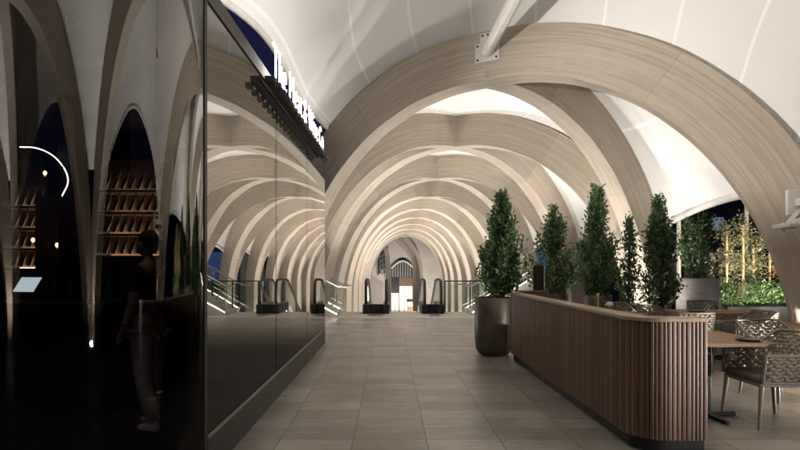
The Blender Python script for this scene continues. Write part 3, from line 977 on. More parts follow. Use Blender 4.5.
def crown(h, rmax, n_sh, per_sh, size, rnd, shape, mat, parent, twigs, z0, spread=.05):
    """upswept shoots from the stem, each carrying its own leaves, so the outline is spiky and gaps stay open"""
    m = MB()
    for i in range(n_sh):
        t0 = rnd.random() ** 1.25 * .84 - .02
        a = i * 2.4 + rnd.uniform(-.5, .5)
        rise = rnd.uniform(.13, .30) * h
        t1 = min(1.0, t0 + rise / h)
        r = 1.12 * rmax * shape(t1) * rnd.uniform(.6, 1.15)
        p0 = Vector((0, 0, t0 * h)); p2 = Vector((r * math.cos(a), r * math.sin(a), t1 * h))
        p1 = p0.lerp(p2, .5) + Vector((r * .22 * math.cos(a), r * .22 * math.sin(a), -.03 * h))
        twigs.tube([p0 + Vector((0, 0, z0)), p1 + Vector((0, 0, z0)), p2 + Vector((0, 0, z0))], [.008, .006, .002], 5)
        n = int(per_sh * rnd.uniform(.7, 1.3))
        for k in range(n):
            f = rnd.uniform(.12, 1.02)
            q = p0 * (1 - f) ** 2 + p1 * 2 * f * (1 - f) + p2 * f * f
            leaves(m, q, 1, (spread * (1.15 - .55 * f), spread), size, rnd, .45)
    for k in range(40):
        leaves(m, Vector((rnd.gauss(0, .02), rnd.gauss(0, .02), h * rnd.uniform(.86, 1.02))), 1, (.02, .02), size, rnd, .6)
    return m.build('crown', mat, parent, smooth=0)


def limbs(m, h, rmax, rnd, shape, z0, n=14, r0=.028):
    pts = [(0, 0, z0)] + [(rnd.gauss(0, .015), rnd.gauss(0, .015), z0 + h * k / 5) for k in range(1, 6)]
    m.tube(pts, [r0 * (1 - .16 * k) for k in range(6)], 8)
    for i in range(n):
        t = rnd.uniform(.08, .85); a = rnd.uniform(0, 2 * PI)
        p = Vector((0, 0, z0 + h * t)); r = rmax * shape(t) * .9
        q = p + Vector((r * math.cos(a), r * math.sin(a), .10 * h + .6 * r))
        m.tube([p, p.lerp(q, .5) + Vector((0, 0, -.03)), q], [r0 * .4, r0 * .28, .003], 5)


def cone(t): return (0.72 + .6 * t) if t < .28 else max(.10, 1.0 - ((t - .28) / .72) ** 1.15 * .92)


def col_(t): return .8 if t < .1 else max(.16, 1.0 - max(0, t - .4) / .6 * .8)


def potted(label, base, pot_h, pot_r, tree_h, rmax, seed, mat='leaf_dark', shape=cone, ncl=210, per_cl=26, size=.082, steel=False, box=None, gap=0.0, mid=None):
    rnd = random.Random(seed)
    t = empty('potted_tree', base)
    tag(t, label, 'potted tree', 'trees in planters around the dining area')
    if box:
        w, d = box
        p = MB()
        p.box((0, 0, pot_h / 2), (w, d, pot_h - .004))
        o = p.build('planter', 'steel_box', t, bevel=.01)
        MB().box((0, 0, pot_h + .006), (w - .08, d - .08, .012)).build('soil', 'soil', t)
    else:
        r = pot_r
        prof = [(r * .62, .004), (r * .80, .03), (r * .93, .10), (r * .99, pot_h * .30), (r, pot_h * .6), (r * .985, pot_h - .01), (r * .97, pot_h), (r * .88, pot_h), (r * .87, pot_h - .08)]
        MB().lathe(prof, 48).build('planter', 'steel_box' if steel else 'bronze_pot', t, smooth=45)
        MB().lathe([(r * .868, pot_h - .07), (.0005, pot_h - .05)], 32).build('soil', 'soil', t)
    m = MB(); limbs(m, tree_h * .93, rmax, rnd, shape, pot_h - .07)
    c = crown(tree_h - gap, rmax, int(ncl * .30), int(per_cl * 2.15), size, rnd, shape, mat, t, m, pot_h + gap - .02)
    m.build('trunk', 'bark', t, smooth=60)
    c.location = (0, 0, pot_h + gap - .02)
    return t


t1 = potted('large dense conical tree in tall round bronze planter at counter end', (1.74, 8.95, 0), .96, .32, 1.72, .38, 1, 'leaf_mid', ncl=400, per_cl=34)
for ch in t1.children:
    if ch.name.startswith(('crown', 'trunk')): ch.location.x += .14
potted('slim dark twin-topped tree in bronze pot behind the counter, between two wider trees', (3.3, 10.75, 0), .95, .30, 1.72, .44, 2, shape=col_, ncl=270, per_cl=28)
potted('tallest dark pointed tree, in round bronze bowl behind middle of counter', (3.86, 9.95, 0), .95, .27, 2.02, .36, 3, ncl=330, per_cl=32)
potted('thin sparse tree lit from behind against a white column', (4.62, 10.3, 0), .72, .22, 1.72, .20, 4, 'leaf_mid', col_, ncl=110, per_cl=22)
potted('bushy dark tree with leaning tip rising behind rounded end of counter', (4.85, 9.6, 0), .62, .26, 2.12, .30, 5, 'leaf_dark', col_, ncl=290, per_cl=30)
potted('narrow tree in wide brushed steel pot near the dark opening', (6.35, 11.0, 0), 1.24, .4, 2.38, .31, 6, 'leaf_mid', col_, ncl=230, per_cl=26, steel=True)

# garden bed with bamboo trellis
bed = empty('garden_planter', (9.3, 12.6, 0))
tag(bed, 'long dark garden planter box below the lit bamboo plants', 'planter box')
MB().box((0.5, 0, .30), (4.6, 1.5, .592)).build('box', 'black_metal', bed, bevel=.01)
MB().box((0.5, 0, .60), (4.4, 1.3, .03)).build('soil', 'soil', bed)
rnd = random.Random(21)
for i in range(6):
    x = 8.0 + i * .38; y = 12.75 + rnd.uniform(-.12, .12); hh = [2.05, 2.25, 1.7, 2.1, 2.3, 2.0][i] * .9
    cp = empty('climbing_plant', (x, y, .6))
    tag(cp, ['lit climbing plant on cane at left end of the bed, beside the steel planter', 'tall pointed climbing plant on second cane from the steel planter', 'low climbing plant on third cane with gap above it',
             'climbing plant on fourth cane above the red flowers', 'tallest climbing plant on fifth cane right of red flowers', 'climbing plant on sixth cane nearest the big timber leg'][i], 'plant', 'climbing plants on bamboo canes')
    MB().tube([(0, 0, 0), (.01, .0, hh * .55), (rnd.uniform(-.02, .02), 0, hh * .92)], [.03, .028, .024], 8).build('cane', 'bamboo', cp, smooth=60)
    m = MB()
    for k in range(72):
        t = rnd.random()
        w = .19 * (1.0 - .75 * t ** 2)
        leaves(m, Vector((rnd.gauss(0, w), rnd.gauss(.06, .08), .05 + t * hh)), 18, (.06, .07), .075, rnd)
    m.build('foliage', 'leaf_pale', cp, smooth=0)
for i in range(7):
    x = 7.55 + i * .38; y = 12.15 + rnd.uniform(-.1, .1)
    s = MB()
    for k in range(44):
        a = rnd.uniform(0, 2 * PI); r = .26 * math.sqrt(rnd.random())
        leaves(s, Vector((r * math.cos(a), r * math.sin(a), .05 + .42 * rnd.random() * (1.1 - r))), 20, (.06, .06), .085, rnd)
    o = s.build('shrub', 'leaf_mid', None, smooth=0); o.location = (x, y, .6)
    tag(o, 'low leafy green shrub in the row along front of the dark garden planter', 'shrub', 'shrubs in the garden planter')
s = MB()
for k in range(150):
    a = rnd.uniform(0, 2 * PI); L = rnd.uniform(.35, .62); o_r = rnd.uniform(.1, .38)
    p0 = Vector((rnd.gauss(0, .05), rnd.gauss(0, .05), 0)); p1 = p0 + Vector((math.cos(a) * o_r * .4, math.sin(a) * o_r * .4, L * .7)); p2 = p0 + Vector((math.cos(a) * o_r, math.sin(a) * o_r, L * .85))
    s.tube([p0, p1, p2], [.007, .006, .001], 3)
o = s.build('grass_tuft', 'leaf_pale', None, smooth=60); o.location = (7.85, 12.1, .61)
tag(o, 'pale arching ornamental grass tuft at left end of garden planter', 'plant')
fl = empty('flowering_plant', (9.05, 12.35, .6))
tag(fl, 'small plant with red flowers in front of bamboo canes', 'plant')
MB().tube([(0, 0, 0), (.02, 0, .5), (0, 0, .95)], .008, 5).build('stem', 'leaf_mid', fl, smooth=60)
m = MB()
for k in range(12): leaves(m, Vector((rnd.gauss(0, .13), rnd.gauss(0, .06), rnd.uniform(.45, 1.0))), 7, (.025, .025), .05, rnd)
m.build('blossom', 'leaf_red', fl, smooth=0)

# ------------------------------------------------------------------ dining furniture
def table(label, c, w, d, rz=0.0, cols=((0, 0),), proto=[None]):
    t = empty('dining_table', (c[0], c[1], 0), rz)
    tag(t, label, 'table', 'wooden dining tables')
    m = MB(); n = max(4, int(d / .11)); pw = d / n
    for i in range(n):
        m.box((random.uniform(-.0015, .0015), -d / 2 + pw * (i + .5), .732), (w, pw - .003, .036))
    m.build('table_top', 'teak', t, bevel=.003)
    for x, y in cols:
        MB().box((x, y, .363), (.075, .075, .70)).box((x, y, .706), (.34, .34, .012)).build('pedestal', 'black_metal', t, bevel=.004)
        for ang in (0, 90):
            a = R(ang + 8); dx, dy = math.cos(a), math.sin(a)
            MB().bar((x - .31 * dx, y - .31 * dy, .022 + .001 * (ang > 0)), (x + .31 * dx, y + .31 * dy, .022 + .001 * (ang > 0)), .05, .035).build('foot', 'black_metal', t, bevel=.006)
    return t


def woven(m, fn, nu, nv, ru, rv, rt, normal_of):
    """staggered fat rope stitches over a patch fn(u,v)"""
    for j in range(nv):
        for i in range(nu + (j % 2)):
            u = (i + (.5 if j % 2 == 0 else 0)) / nu
            v = (j + .5) / nv
            if not (0.02 < u < .98): continue
            p = fn(u, v)
            du = (fn(min(1, u + .02), v) - fn(max(0, u - .02), v)).normalized()
            dv = (fn(u, min(1, v + .02)) - fn(u, max(0, v - .02))).normalized()
            tilt = (.30 if (i + j) % 2 == 0 else -.30)
            d1 = (du + dv * tilt).normalized(); nn = du.cross(dv).normalized(); d2 = nn.cross(d1).normalized()
            M = Matrix((d1, d2, nn)).transposed()
            m.ball(p + nn * .004 * (1 if (i + j) % 2 else -1), (ru, rv, rt), 7, 5, M)


def make_chair():
    t = empty('woven_armchair')
    # legs
    for sx in (-1, 1):
        for sy in (-1, 1):
            MB().tube([(sx * .245, sy * .225, .40), (sx * .268, sy * .262, .004)], [.021, .0125], 8).build('leg', 'chair_frame', t, smooth=60)
    MB().box((0, 0, .395), (.52, .50, .03)).build('seat_frame', 'chair_frame', t, bevel=.008)
    m = MB()
    m.box((0, .015, .44), (.51, .48, .065)); m.build('cushion', 'cushion', t, bevel=.028, seg=4, smooth=60)

    # wrap-around back and arms: path param u in [0,1] from right arm front round the back to the left arm front
    path = spline([(.285, .24), (.29, .05), (.285, -.16), (.215, -.275), (0, -.295), (-.215, -.275), (-.285, -.16), (-.29, .05), (-.285, .24)], 6)

    def topz(u):
        k = abs(u - .5) * 2
        return .835 if k < .36 else (.835 - .165 * min(1, (k - .36) / .28))

    def pt(u, v):
        f = u * (len(path) - 1); i = min(int(f), len(path) - 2); q = path[i].lerp(path[i + 1], f - i)
        z = .425 + (topz(u) - .425) * v
        k = abs(u - .5) * 2
        lean = max(0, 1 - k * 1.7) * .10 * v + .02 * v
        return Vector((q.x * (1 + .06 * v), q.y - lean, z))
    # frames
    n = 48
    MB().tube([pt(i / n, 1) for i in range(n + 1)] + [pt(1, 1 - k / 6) for k in range(1, 7)] + [pt(1 - i / n, 0) for i in range(n + 1)] + [pt(0, k / 6) for k in range(1, 6)], .0135, 8, closed=True).build('arm_frame', 'chair_frame', t, smooth=60)
    for nm, u0, u1, nu, nv in (('woven_side', .015, .30, 8, 7), ('woven_side', .70, .985, 8, 7), ('woven_back', .30, .70, 11, 11)):
        m = MB()
        woven(m, lambda u, v, a=u0, b=u1: pt(a + (b - a) * u, .04 + .92 * v), nu, nv, .036, .0185 if nm == 'woven_back' else .0185, .011, None)
        m.build(nm, 'rope', t, smooth=60)
    return t


ch0 = make_chair()
CH = [((3.56, 5.03), 90, 'woven armchair with dark cushion drawn up to nearest table'),
      ((4.98, 7.55), 84, 'woven armchair facing left beside middle table, its back raised against the shrubs'),
      ((4.20, 7.62), -6, 'woven armchair with its back to the counter corner, facing the middle table'),
      ((5.75, 9.55), 176, 'woven armchair on far side of middle table below the shrubs'),
      ((4.62, 9.0), -82, 'pale woven armchair showing above the rounded counter end'),
      ((4.28, 9.75), -60, 'woven armchair below the thin sparse tree'),
      ((4.35, 5.95), -172, 'woven armchair at right edge behind the nearest chair')]
for i, ((x, y), a, lab) in enumerate(CH):
    o = ch0 if i == 0 else copy_tree(ch0)
    o.location = (x, y, 0); o.rotation_euler = (0, 0, R(a))
    tag(o, lab, 'chair', 'woven armchairs in the dining area')

table('nearest wooden table beside the counter corner', (3.14, 5.43), .98, .98, R(-2), ((-.05, -.22),))
table('middle wooden table with a candle, in front of steel planter', (5.18, 8.62), 1.1, .8)
table('wooden table cut by right edge of picture, below the big timber leg', (5.38, 6.5), .95, .8)
table('wooden table hidden behind the counter with mushroom lamp on it', (3.5, 8.35), .75, .75)
pl_ = MB().lathe([(.001, 0), (.06, 0), (.10, .012), (.115, .02), (.112, .024), (.06, .008), (.001, .007)], 28).build('plate', 'dark_plate', None, smooth=50)
pl_.location = (3.44, 5.12, .751); tag(pl_, 'dark round plate on nearest wooden table', 'plate')
p2 = pl_.copy(); COL.objects.link(p2); p2.location = (4.9, 8.55, .751); p2.scale = (1.2, 1.2, 1); tag(p2, 'dark round plate at left end of middle table', 'plate')


def lamp(label, loc, h, kind):
    t = empty('table_lamp', loc)
    tag(t, label, 'lamp')
    MB().lathe([(.045, 0), (.045, .008), (.010, .014), (.009, h - .05)], 16).build('stem', 'brass', t, smooth=40)
    if kind: MB().lathe([(.001, h), (.03, h - .005), (.055, h - .03), (.062, h - .055), (.010, h - .05)], 20).build('lamp_shade', 'ceramic', t, smooth=60)
    else: MB().lathe([(.022, h - .06), (.024, h - .02), (.012, h), (.001, h)], 14).build('lamp_shade', 'brass', t, smooth=50)
    return t


lamp('small mushroom lamp with pale cap behind counter edge', (3.46, 8.4, .751), .17, 1)
lamp('thin brass candle lamp standing behind the counter, left of the mushroom lamp', (3.34, 8.55, .751), .30, 0)
cd = empty('candle_holder', (5.42, 8.75, .751)); tag(cd, 'pale candle holder standing on middle table', 'candle')
MB().lathe([(.045, 0), (.045, .01), (.018, .02), (.022, .09), (.03, .10)], 16).build('base', 'ceramic', cd, smooth=40)
MB().lathe([(.02, .10), (.02, .22), (.001, .225)], 12).build('candle', 'ceramic', cd, smooth=40)

host = empty('host_stand', (2.42, 9.6, 0)); tag(host, 'small wooden host stand behind far end of counter', 'desk')
MB().box((.12, 0, .51), (.46, .4, 1.012)).build('cabinet', 'walnut_slats', host, bevel=.005)
MB().box((.12, 0, 1.032), (.50, .44, .03)).build('top', 'cap_walnut', host, bevel=.004)
scn = empty('menu_screen', (2.66, 9.55, 1.048)); tag(scn, 'upright black screen with pale edge on the host stand', 'screen')
MB().box((0, 0, .23), (.19, .02, .42)).build('panel', 'black_metal', scn, bevel=.004)
MB().box((.102, 0, .23), (.012, .026, .42)).build('edge_strip', 'white_steel', scn)
MB().box((0, 0, .012), (.16, .12, .02)).build('foot', 'black_metal', scn)


# ------------------------------------------------------------------ escalators and rails at the platform edge
def escalator(label, x0, x1):
    t = empty('escalator', ((x0 + x1) / 2, EDGE, 0)); t.location = (0, 0, 0)
    tag(t, label, 'escalator', 'escalators at the end of the walkway')
    y = 16.9; run = 9.0; drop = -LOW
    xs = (x0 + .10, x1 - .10)
    for x in xs:
        pts = []
        # handrail loop: newel end curve then down the slope
        prof = spline([(y + 1.4, .16), (y + .25, .16), (y + .02, .32), (y - .02, .62), (y + .05, .92), (y + .30, 1.06), (y + 1.3, 1.06)], 6)
        end = [(y + 1.9, 1.02), (y + 1.9 + run, 1.02 - drop)]
        loop = [Vector((x, p.x, p.y)) for p in prof] + [Vector((x, a, b)) for a, b in end]
        MB().tube(loop, .046, 8).build('handrail', 'black_rubber', t, smooth=60)
        poly = [(p.x + .04, p.y) for p in prof] + [(y + 1.9, .99), (y + 1.9 + run, .99 - drop), (y + 1.9 + run, .12 - drop), (y + 1.9, .12)]
        MB().prism(poly, x - .007, x + .007, 'x').build('balustrade', 'balustrade', t, smooth=0)
        MB().span((x - .10, y - .12, .004), (x + .10, y + 1.6, .30)).build('newel_base', 'black_metal', t, bevel=.02)
        MB().bar((x + (.11 if x == xs[0] else -.11), y + 1.75, .17), (x + (.11 if x == xs[0] else -.11), y + 1.8 + run, .17 - drop), .02, .03).build('light_strip', 'led_white', t)
    MB().span((xs[0] + .1, y + .02, .006), (xs[1] - .1, y + .10, .30)).build('entry_panel', 'black_metal', t, bevel=.01)
    MB().span((xs[0] + .10, y - 1.0, .002), (xs[1] - .10, y + 1.0, .012)).build('comb_plate', 'rail_metal', t)
    m = MB(); ns = 22
    for k in range(ns):
        m.span((xs[0] + .11, y + 1.1 + run * k / ns, -drop * (k + 1) / ns - .25), (xs[1] - .11, y + 1.1 + run * (k + 1) / ns - .004, -drop * (k + .3) / ns))
    m.build('steps', 'rail_metal', t)
    for x, s in ((x0, 1), (x1, -1)):
        MB().prism([(y + 1.62, -.3), (y + 1.62, .14), (y + 1.9, .12), (y + 1.9 + run, .12 - drop), (y + 1.9 + run, -.6 - drop)], x + s * .0, x + s * .08, 'x').build('skirt', 'white_steel', t)
    return t


escalator('escalator left of the gap, with two black handrail ends and lit sides', -.86, -.02)
escalator('escalator right of the gap beside the glass guardrail', 1.0, 1.72)


def stair(label, xa, xb, y, rise, parent=None):
    """flight with lit handrail running along x"""
    t = empty('staircase', (xa, y, 0)); t.location = (0, 0, 0)
    tag(t, label, 'stairs')
    n = 9; m = MB()
    for k in range(n):
        x = xa + (xb - xa) * k / n; x2 = xa + (xb - xa) * (k + 1) / n
        m.span((min(x, x2), y, .002), (max(x, x2), y + 1.6, rise * (k + 1) / n))
    m.build('steps', 'stone_pale', t)
    for yy in (y - .03, y + 1.63):
        MB().tube([(xa - (.3 if xb > xa else -.3), yy, .88), (xa, yy, .92), (xb, yy, .92 + rise)], .022, 8).build('handrail', 'rail_metal', t, smooth=60)
        MB().tube([(xa, yy - .03, .10), (xb, yy - .03, .10 + rise)], .016, 8).build('light_strip', 'led_white', t, smooth=60)
        MB().prism([(xa, .02), (xb, rise + .02), (xb, rise + .86), (xa, .86)], yy - .006, yy + .006).build('balustrade', 'balustrade', t, smooth=0)
    return t


stair('stair with light-lined glass rail rising to the right behind the large planter', 2.5, 4.6, 16.2, 1.2)
stair('stair with light-lined glass rail rising to the left past the glass pavilion', -1.55, -4.0, 15.6, 1.3)
gr = empty('guardrail', (2.5, EDGE - .1, 0)); gr.location = (0, 0, 0)
tag(gr, 'low metal guardrail with glass beside right escalator', 'guardrail')
for x in (1.80, 2.62, 3.3):
    MB().span((x - .02, EDGE - .14, .002), (x + .02, EDGE - .10, 1.0)).build('post', 'dark_frame', gr)
MB().span((1.78, EDGE - .15, 1.0), (3.4, EDGE - .09, 1.04)).build('top_rail', 'dark_frame', gr)
MB().span((1.83, EDGE - .125, .08), (2.6, EDGE - .115, .96)).build('glass_panel', 'balustrade', gr)
MB().span((2.64, EDGE - .125, .08), (3.28, EDGE - .115, .96)).build('glass_panel', 'balustrade', gr)

# white pole + balustrade beyond the steel planter
gp = empty('glass_balustrade', (7, 13.4, 0)); gp.location = (0, 0, 0)
tag(gp, 'grey glass balustrade with dark posts behind steel planter', 'guardrail')
for x in (6.1, 6.95, 7.7, 8.6, 9.5):
    MB().span((x - .02, 14.0, .002), (x + .02, 14.05, 1.9)).build('post', 'dark_frame', gp)
for a, b in ((6.13, 6.92), (6.98, 7.67), (7.73, 8.57), (8.63, 9.47)):
    MB().span((a, 14.02, .5), (b, 14.035, 1.85)).build('glass_panel', 'concrete', gp)
wp = MB().tube([(7.15, 13.2, .002), (7.15, 13.2, 3.1)], .05, 12).build('white_post', 'white_steel', None, smooth=60)
tag(wp, 'slim white post beside narrow tree at the dark opening', 'post')
wp2 = wp.copy(); COL.objects.link(wp2); wp2.location = (2.35, 1.0, 0); tag(wp2, 'slim white post standing behind the lit climbing plants', 'post')

# ------------------------------------------------------------------ far end of the tunnel
fe = empty('station_entrance', (2, 66, LOW)); fe.location = (0, 0, 0)
tag(fe, 'distant lit entrance with dark upper glazing at far end of the tunnel', 'building')
Z0 = LOW + .004
def FP(sx, sy): q = P(sx, sy, 72); return q.x, q.z


def fbox(x0, y0, x1, y1, ya, yb):
    a = FP(x0, y1); c = FP(x1, y0)
    return MB().span((a[0], ya, max(a[1], Z0)), (c[0], yb, c[1]))


MB().span((-8, 72, Z0), (14, 72.5, 13)).build('wall', 'far_wall', fe)
m = MB()
arc = [FP(391 + 23 * k / 14, 269 - 7.5 * math.sin(PI * k / 14)) for k in range(15)]
m.prism([(x, z) for x, z in arc] + [FP(414, 277), FP(391, 277)], 71.75, 71.98); m.build('arched_glazing', 'far_glass', fe, smooth=0)
m = MB()
for k in range(9):
    x = 392.5 + k * 2.5; q0 = FP(x, 277); q1 = FP(x, 269 - 7.2 * math.sin(PI * (x - 391) / 23))
    m.span((q0[0], 71.66, q0[1]), (q0[0] + .07, 71.74, q1[1]))
m.build('glazing_bars', 'stone_pale', fe)
m = MB(); m.tube([(x, 71.6, z + .1) for x, z in arc], .16, 6); m.build('arch_rim', 'white_steel', fe, smooth=60)
fbox(391, 277.2, 399, 293, 71.65, 71.98).build('door_surround', 'black_metal', fe)
fbox(399.2, 277.2, 413, 286, 71.65, 71.98).build('lintel', 'copper_wall', fe)
fbox(391, 293.2, 399, 310, 71.8, 71.98).build('door', 'shop_light', fe)
m = MB()
for x in (391, 394.9, 398.6): m.span((FP(x, 0)[0], 71.7, Z0), (FP(x, 0)[0] + .06, 71.79, FP(0, 293.2)[1]))
m.build('door_bars', 'black_metal', fe)
fbox(399.2, 286.2, 413, 310, 71.8, 71.98).build('shop_window', 'shop_light', fe)
m = MB()
for x in (399.2, 404, 408.5, 412.6): m.span((FP(x, 0)[0], 71.7, Z0), (FP(x, 0)[0] + .06, 71.79, FP(0, 286.2)[1]))
m.build('window_bars', 'dark_frame', fe)
m = MB()
edge = [(388, 247), (382, 252), (377.5, 262), (377.5, 276), (383, 270), (387.5, 284)]
m.prism([FP(*q) for q in edge], 71.7, 71.98); m.build('side_glazing', 'far_glass', fe, smooth=0)
m = MB()
for k in range(5):
    a0 = FP(379.5 + 0.2 * k, 258 + 4 * k); a1 = FP(387.8, 251 + 6 * k); m.bar((a0[0], 71.66, a0[1]), (a1[0], 71.66, a1[1]), .09, .05)
for k in range(3):
    a0 = FP(380 + 2.6 * k, 255 - 2 * k); a1 = FP(380.5 + 2.6 * k, 272 + 4 * k); m.bar((a0[0], 71.62, a0[1]), (a1[0], 71.62, a1[1]), .07, .04)
m.build('glazing_bars', 'stone_pale', fe)


def crook(label, pts, w, Y):
    """curved glulam column: rectangular section swept through photo points at depth Y"""
    c = spline([P(x, y, Y) for x, y in pts], 5)
    m = MB(); n = len(c); rows = []; us = 0
    for i, p in enumerate(c):
        t = (c[min(i + 1, n - 1)] - c[max(i - 1, 0)]).normalized()
        nx = Vector((t.z, 0, -t.x)) * w / 2; ny = Vector((0, .35, 0))
        rows.append([p - nx - ny, p + nx - ny, p + nx + ny, p - nx + ny, p - nx - ny])
    m.grid(rows, [[(i * .5, j * .3) for j in range(5)] for i in range(n)])
    o = m.build('timber_column', 'glulam', None, smooth=35)
    tag(o, label, 'column', kind='thing')


crook('slender curved timber column left of far entrance', [(388.5, 311), (388.5, 285), (388, 262), (384, 246), (372, 232)], .5, 62)
crook('thick curved timber column right of far entrance', [(417, 311), (416.5, 285), (416.5, 262), (411, 245), (396, 232)], .95, 62)
crook('leaning timber column crossing behind the far entrance columns', [(416, 266), (410, 254), (401, 244), (390, 236)], .6, 64)
crook('outer pale timber column at far right of the tunnel end', [(421.5, 311), (422, 285), (420, 264), (415, 250), (404, 236)], .35, 60)
kio = empty('kiosk', (2.6, 64, LOW)); kio.location = (0, 0, 0)
tag(kio, 'small dark kiosk standing before the distant lit shop window', 'kiosk')
MB().span((2.1, 64, Z0), (3.1, 64.8, LOW + 1.2)).build('counter', 'copper_wall', kio)
MB().span((2.0, 63.9, LOW + 1.9), (3.2, 64.9, LOW + 2.2)).build('awning', 'black_metal', kio)
for x in (2.05, 3.1): MB().span((x, 63.95, LOW + 1.2), (x + .06, 64.02, LOW + 1.9)).build('post', 'black_metal', kio)

# ------------------------------------------------------------------ the city beyond
for i, (x, y, w, d, h, lab) in enumerate(((26, 55, 16, 12, 40, 'dark office tower beyond the garden trees, right of the canopy'),
                                         (50, 40, 18, 14, 34, 'broad dark building behind the lit climbing plants'),
                                         (11, 46, 3.5, 8, 14, 'dark block with blue lit screen glimpsed between the trees'),
                                         (-30, 50, 16, 12, 42, 'dark tower beyond left side of the canopy'),
                                         (60, 5, 14, 18, 36, 'dark building off to the right of the dining area'))):
    t = empty('office_tower', (x, y, LOW)); tag(t, lab, 'building')
    MB().span((-w / 2, -d / 2, 0), (w / 2, d / 2, h)).build('wall', 'tower_wall', t)
    rnd = random.Random(i)
    for k in range(10):
        zx = rnd.uniform(-w / 2 + 1, w / 2 - 2); zz = 3 + 3.2 * rnd.randrange(int(h / 3.2) - 1)
        if i == 2: continue
        MB().span((zx, -d / 2 - .06, zz), (zx + rnd.uniform(.8, 1.8), -d / 2 - .01, zz + 1.2)).build('window', 'city_window', t)
    if i == 2:
        MB().span((-w / 2 + .2, -d / 2 - .12, 5.0), (w / 2 - .2, -d / 2 - .02, 7.2)).build('led_screen', 'city_blue', t)
        MB().span((-w / 2 + .2, -d / 2 - .12, 7.6), (w / 2 - .2, -d / 2 - .02, 8.8)).build('led_screen', 'city_violet', t)

# ------------------------------------------------------------------ lights
def spot(loc, target, power, size=110, col=(1.0, .965, .915), rad=.08, blend=.8):
    l = bpy.data.lights.new('lamp', 'SPOT'); l.energy = power; l.spot_size = R(size); l.spot_blend = blend; l.color = col; l.shadow_soft_size = rad
    o = bpy.data.objects.new('lamp', l); COL.objects.link(o); o.location = loc
    o.rotation_euler = (Vector(target) - Vector(loc)).to_track_quat('-Z', 'Y').to_euler()
    return o


fix = None


def uplight(loc, target, power, label, size=120, col=(1.0, .965, .915), rad=.09):
    global fix
    loc = Vector(loc)
    if fix is None:
        fix = empty('uplight', loc)
        MB().lathe([(.10, 0), (.10, .04), (.085, .055), (.08, .055), (.08, .03), (.001, .03)], 20).build('housing', 'black_metal', fix, smooth=40)
        MB().lathe([(.001, .042), (.078, .042)], 20).build('lens', 'lamp_lens', fix)
        o = fix
    else:
        o = copy_tree(fix); o.location = loc
    tag(o, label, 'uplight', 'uplights at the feet of the ribs')
    spot(loc + Vector((0, 0, .14)), target, power, size, col, rad)


K = 2.0
for i in range(-1, len(NODES) - 1):
    zc = NODES[i] + 2.55 if i >= 0 else NODES[0] - 2.55
    zf = 0.0 if zc < EDGE - .5 else LOW
    for sx in (1, -1):
        if i < 0 and sx < 0: continue
        x = AX + sx * (W - (.75 if sx > 0 else .10))
        if i < 0: x, zc = 5.75, 6.1
        lab = 'small round uplight at foot of the timber ribs'
        uplight((x, zc, zf + .004), (AX + sx * .8, zc, 4.6), (480 if i < 0 else 150 if zf == 0 else 215) * K, lab, 138)
for i, zn in enumerate(NODES):
    zf = 0.0 if zn < EDGE - .5 else LOW
    for sx in (1, -1):
        if i == 0 and sx < 0: continue
        uplight((AX + sx * (W - (.9 if sx > 0 else .10)), zn, zf + .004), (AX, zn, 4.6), (120 if i == 0 else 250 if zf == 0 else 370) * K, 'small round uplight at foot of the timber ribs', 130)
for z in (1.85, -3.25, -8):
    for sx in (1, -1):
        if sx < 0 and z > -1: continue
        uplight((AX + sx * 3.9, z, .004), (AX + .6, z + 3.6, 4.8) if z > 0 else (AX + sx * 1.0, z + .3, 4.8), (800 if z > 0 else 650) * K, 'small round uplight at foot of the timber ribs', 115)
        MB().lathe([(.104, .0), (.104, .13), (.098, .13), (.098, .0)], 20).build('glare_shield', 'black_metal', [o for o in COL.objects if o.name.startswith('uplight')][-1], smooth=40)  # added collar keeping these unseen lamps out of the glass reflections
for x in (-1.5, 4.6):  # unseen lamps added to wash the far end wall with light
    uplight((x, 62, LOW + .004), (2 + (x - 1.5) * .2, 69, 3), 2300, 'added hidden uplight brightening the distant entrance wall', 130)
uplight((7.3, 8.6, .004), (6.35, 10.65, .9), 40, 'added unseen floor uplight brightening the steel planter', 50)  # out-of-view lamp added to lift the planter's dark front
# floodlights on the roof of the pavilion
for k, (y, tgt, pw, sz) in enumerate(((7.6, (2.9, 9.4, 1.8), 620, 56), (4.4, (4.1, 8.0, 3.7), 590, 64))):
    f = empty('floodlight', (-2.3, y, 3.524)); tag(f, ['floodlight on pavilion roof near the sign', 'floodlight on pavilion roof above the curved corner'][k], 'floodlight')
    MB().box((0, 0, .10), (.2, .26, .12)).build('housing', 'black_metal', f, bevel=.01)
    MB().box((.102, 0, .10), (.004, .22, .09)).build('lens', 'lamp_lens', f)
    MB().box((0, 0, .02), (.06, .2, .036)).build('bracket', 'black_metal', f)
    spot((-2.1, y, 3.66), tgt, pw * K, sz, (1.0, .95, .88), .05, 1.0)
# plant lights in the bed and behind the sparse tree
for x, y, z, tx, pw in ((7.95, 12.45, .66, 8.1, 45), (9.0, 12.45, .66, 9.1, 45), (7.6, 9.2, .004, 8.2, 900), (8.8, 9.3, .004, 9.0, 900)):
    uplight((x, y, z), (tx, 12.8, 1.7), pw, 'small uplight hidden among the garden shrubs' if z > .5 else 'small floor uplight in front of the garden planter', 120 if z > .5 else 52, (1.0, .90, .72))
uplight((5.0, 10.9, .004), (5.6, 11.6, 2.0), 200, 'small uplight behind the thin sparse tree', 110)
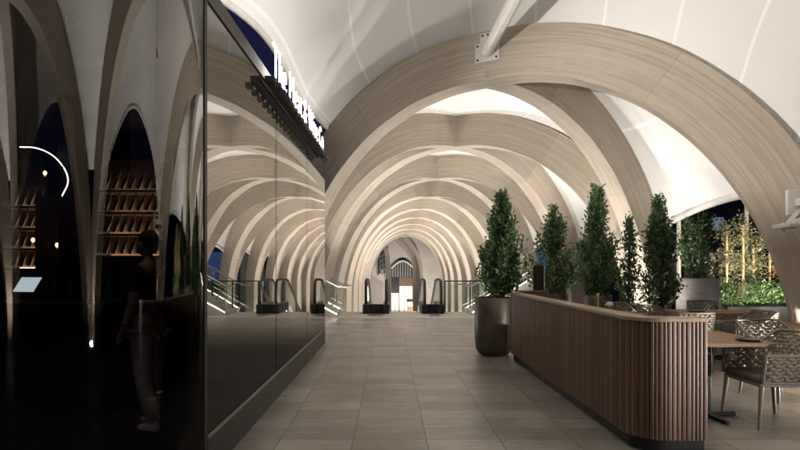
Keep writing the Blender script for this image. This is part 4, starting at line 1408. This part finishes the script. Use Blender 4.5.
# pendant over the dining area, then added lamps inside the bar
for k, (x, y, z, pw) in enumerate(((3.5, 5.6, 4.65, 90), (5.2, 8.4, 3.9, 60))):
    f = empty('downlight', (x, y, z)); tag(f, ['small downlight under the membrane above the nearest table', 'small downlight under the membrane above the middle table'][k], 'downlight')
    MB().lathe([(.05, 0), (.055, .1), (.03, .12), (.012, .13), (.012, 1.2)], 14).build('housing', 'black_metal', f, smooth=40)
    MB().lathe([(.001, .01), (.048, .01)], 14).build('lens', 'lamp_lens', f)
    spot((x, y, z - .02), (x - .1, y - .1, 0), pw, 52, (1.0, .86, .66), .05)
for x, y in ((-2.5, 4.2), (-4.2, 4.6)):  # dim lamps added so the figure and the bar show up
    f = empty('downlight', (x, y, 3.36)); tag(f, 'small added ceiling downlight inside the bar ' + ('above the person' if x > -3 else 'above the touch screen'), 'downlight')
    MB().lathe([(.05, 0), (.05, .06)], 14).build('housing', 'black_metal', f)
    spot((x, y, 3.34), (x, y, 0), 10, 80, (1.0, .74, .5), .04)

# dusk sky and moonlit remainder of the sun
w = bpy.data.worlds.new('World'); C.world = w; w.use_nodes = True
nt = w.node_tree
sky = nt.nodes.new('ShaderNodeTexSky'); sky.sky_type = 'NISHITA'; sky.sun_disc = False
sky.sun_elevation = R(-3.0); sky.sun_rotation = R(200); sky.ozone_density = 3.5
bg = nt.nodes['Background']; bg.inputs['Strength'].default_value = 0.45
nt.links.new(sky.outputs[0], bg.inputs['Color'])
sl = bpy.data.lights.new('sun', 'SUN'); sl.energy = 0.01; sl.angle = R(3); sl.color = (.8, .86, 1)
so_ = bpy.data.objects.new('sun', sl); COL.objects.link(so_); so_.rotation_euler = (R(80), 0, R(20))

# ------------------------------------------------------------------ camera and render
cam = bpy.data.cameras.new('camera')
co = bpy.data.objects.new('camera', cam); COL.objects.link(co)
co.location = (0, 0, H); co.rotation_euler = (R(90), 0, 0)
cam.sensor_width = 36; cam.lens = F * 36 / 800
cam.shift_x = 10 / 800; cam.shift_y = 43 / 800
cam.clip_start = 0.05; cam.clip_end = 600
C.camera = co
C.render.engine = 'CYCLES'
C.view_settings.view_transform = 'Standard'; C.view_settings.look = 'None'; C.view_settings.gamma = 1; C.view_settings.exposure = 0.6
C.cycles.use_denoising = True
C.cycles.max_bounces = 8; C.cycles.diffuse_bounces = 4; C.cycles.glossy_bounces = 4; C.cycles.transparent_max_bounces = 10
C.cycles.sample_clamp_indirect = 6
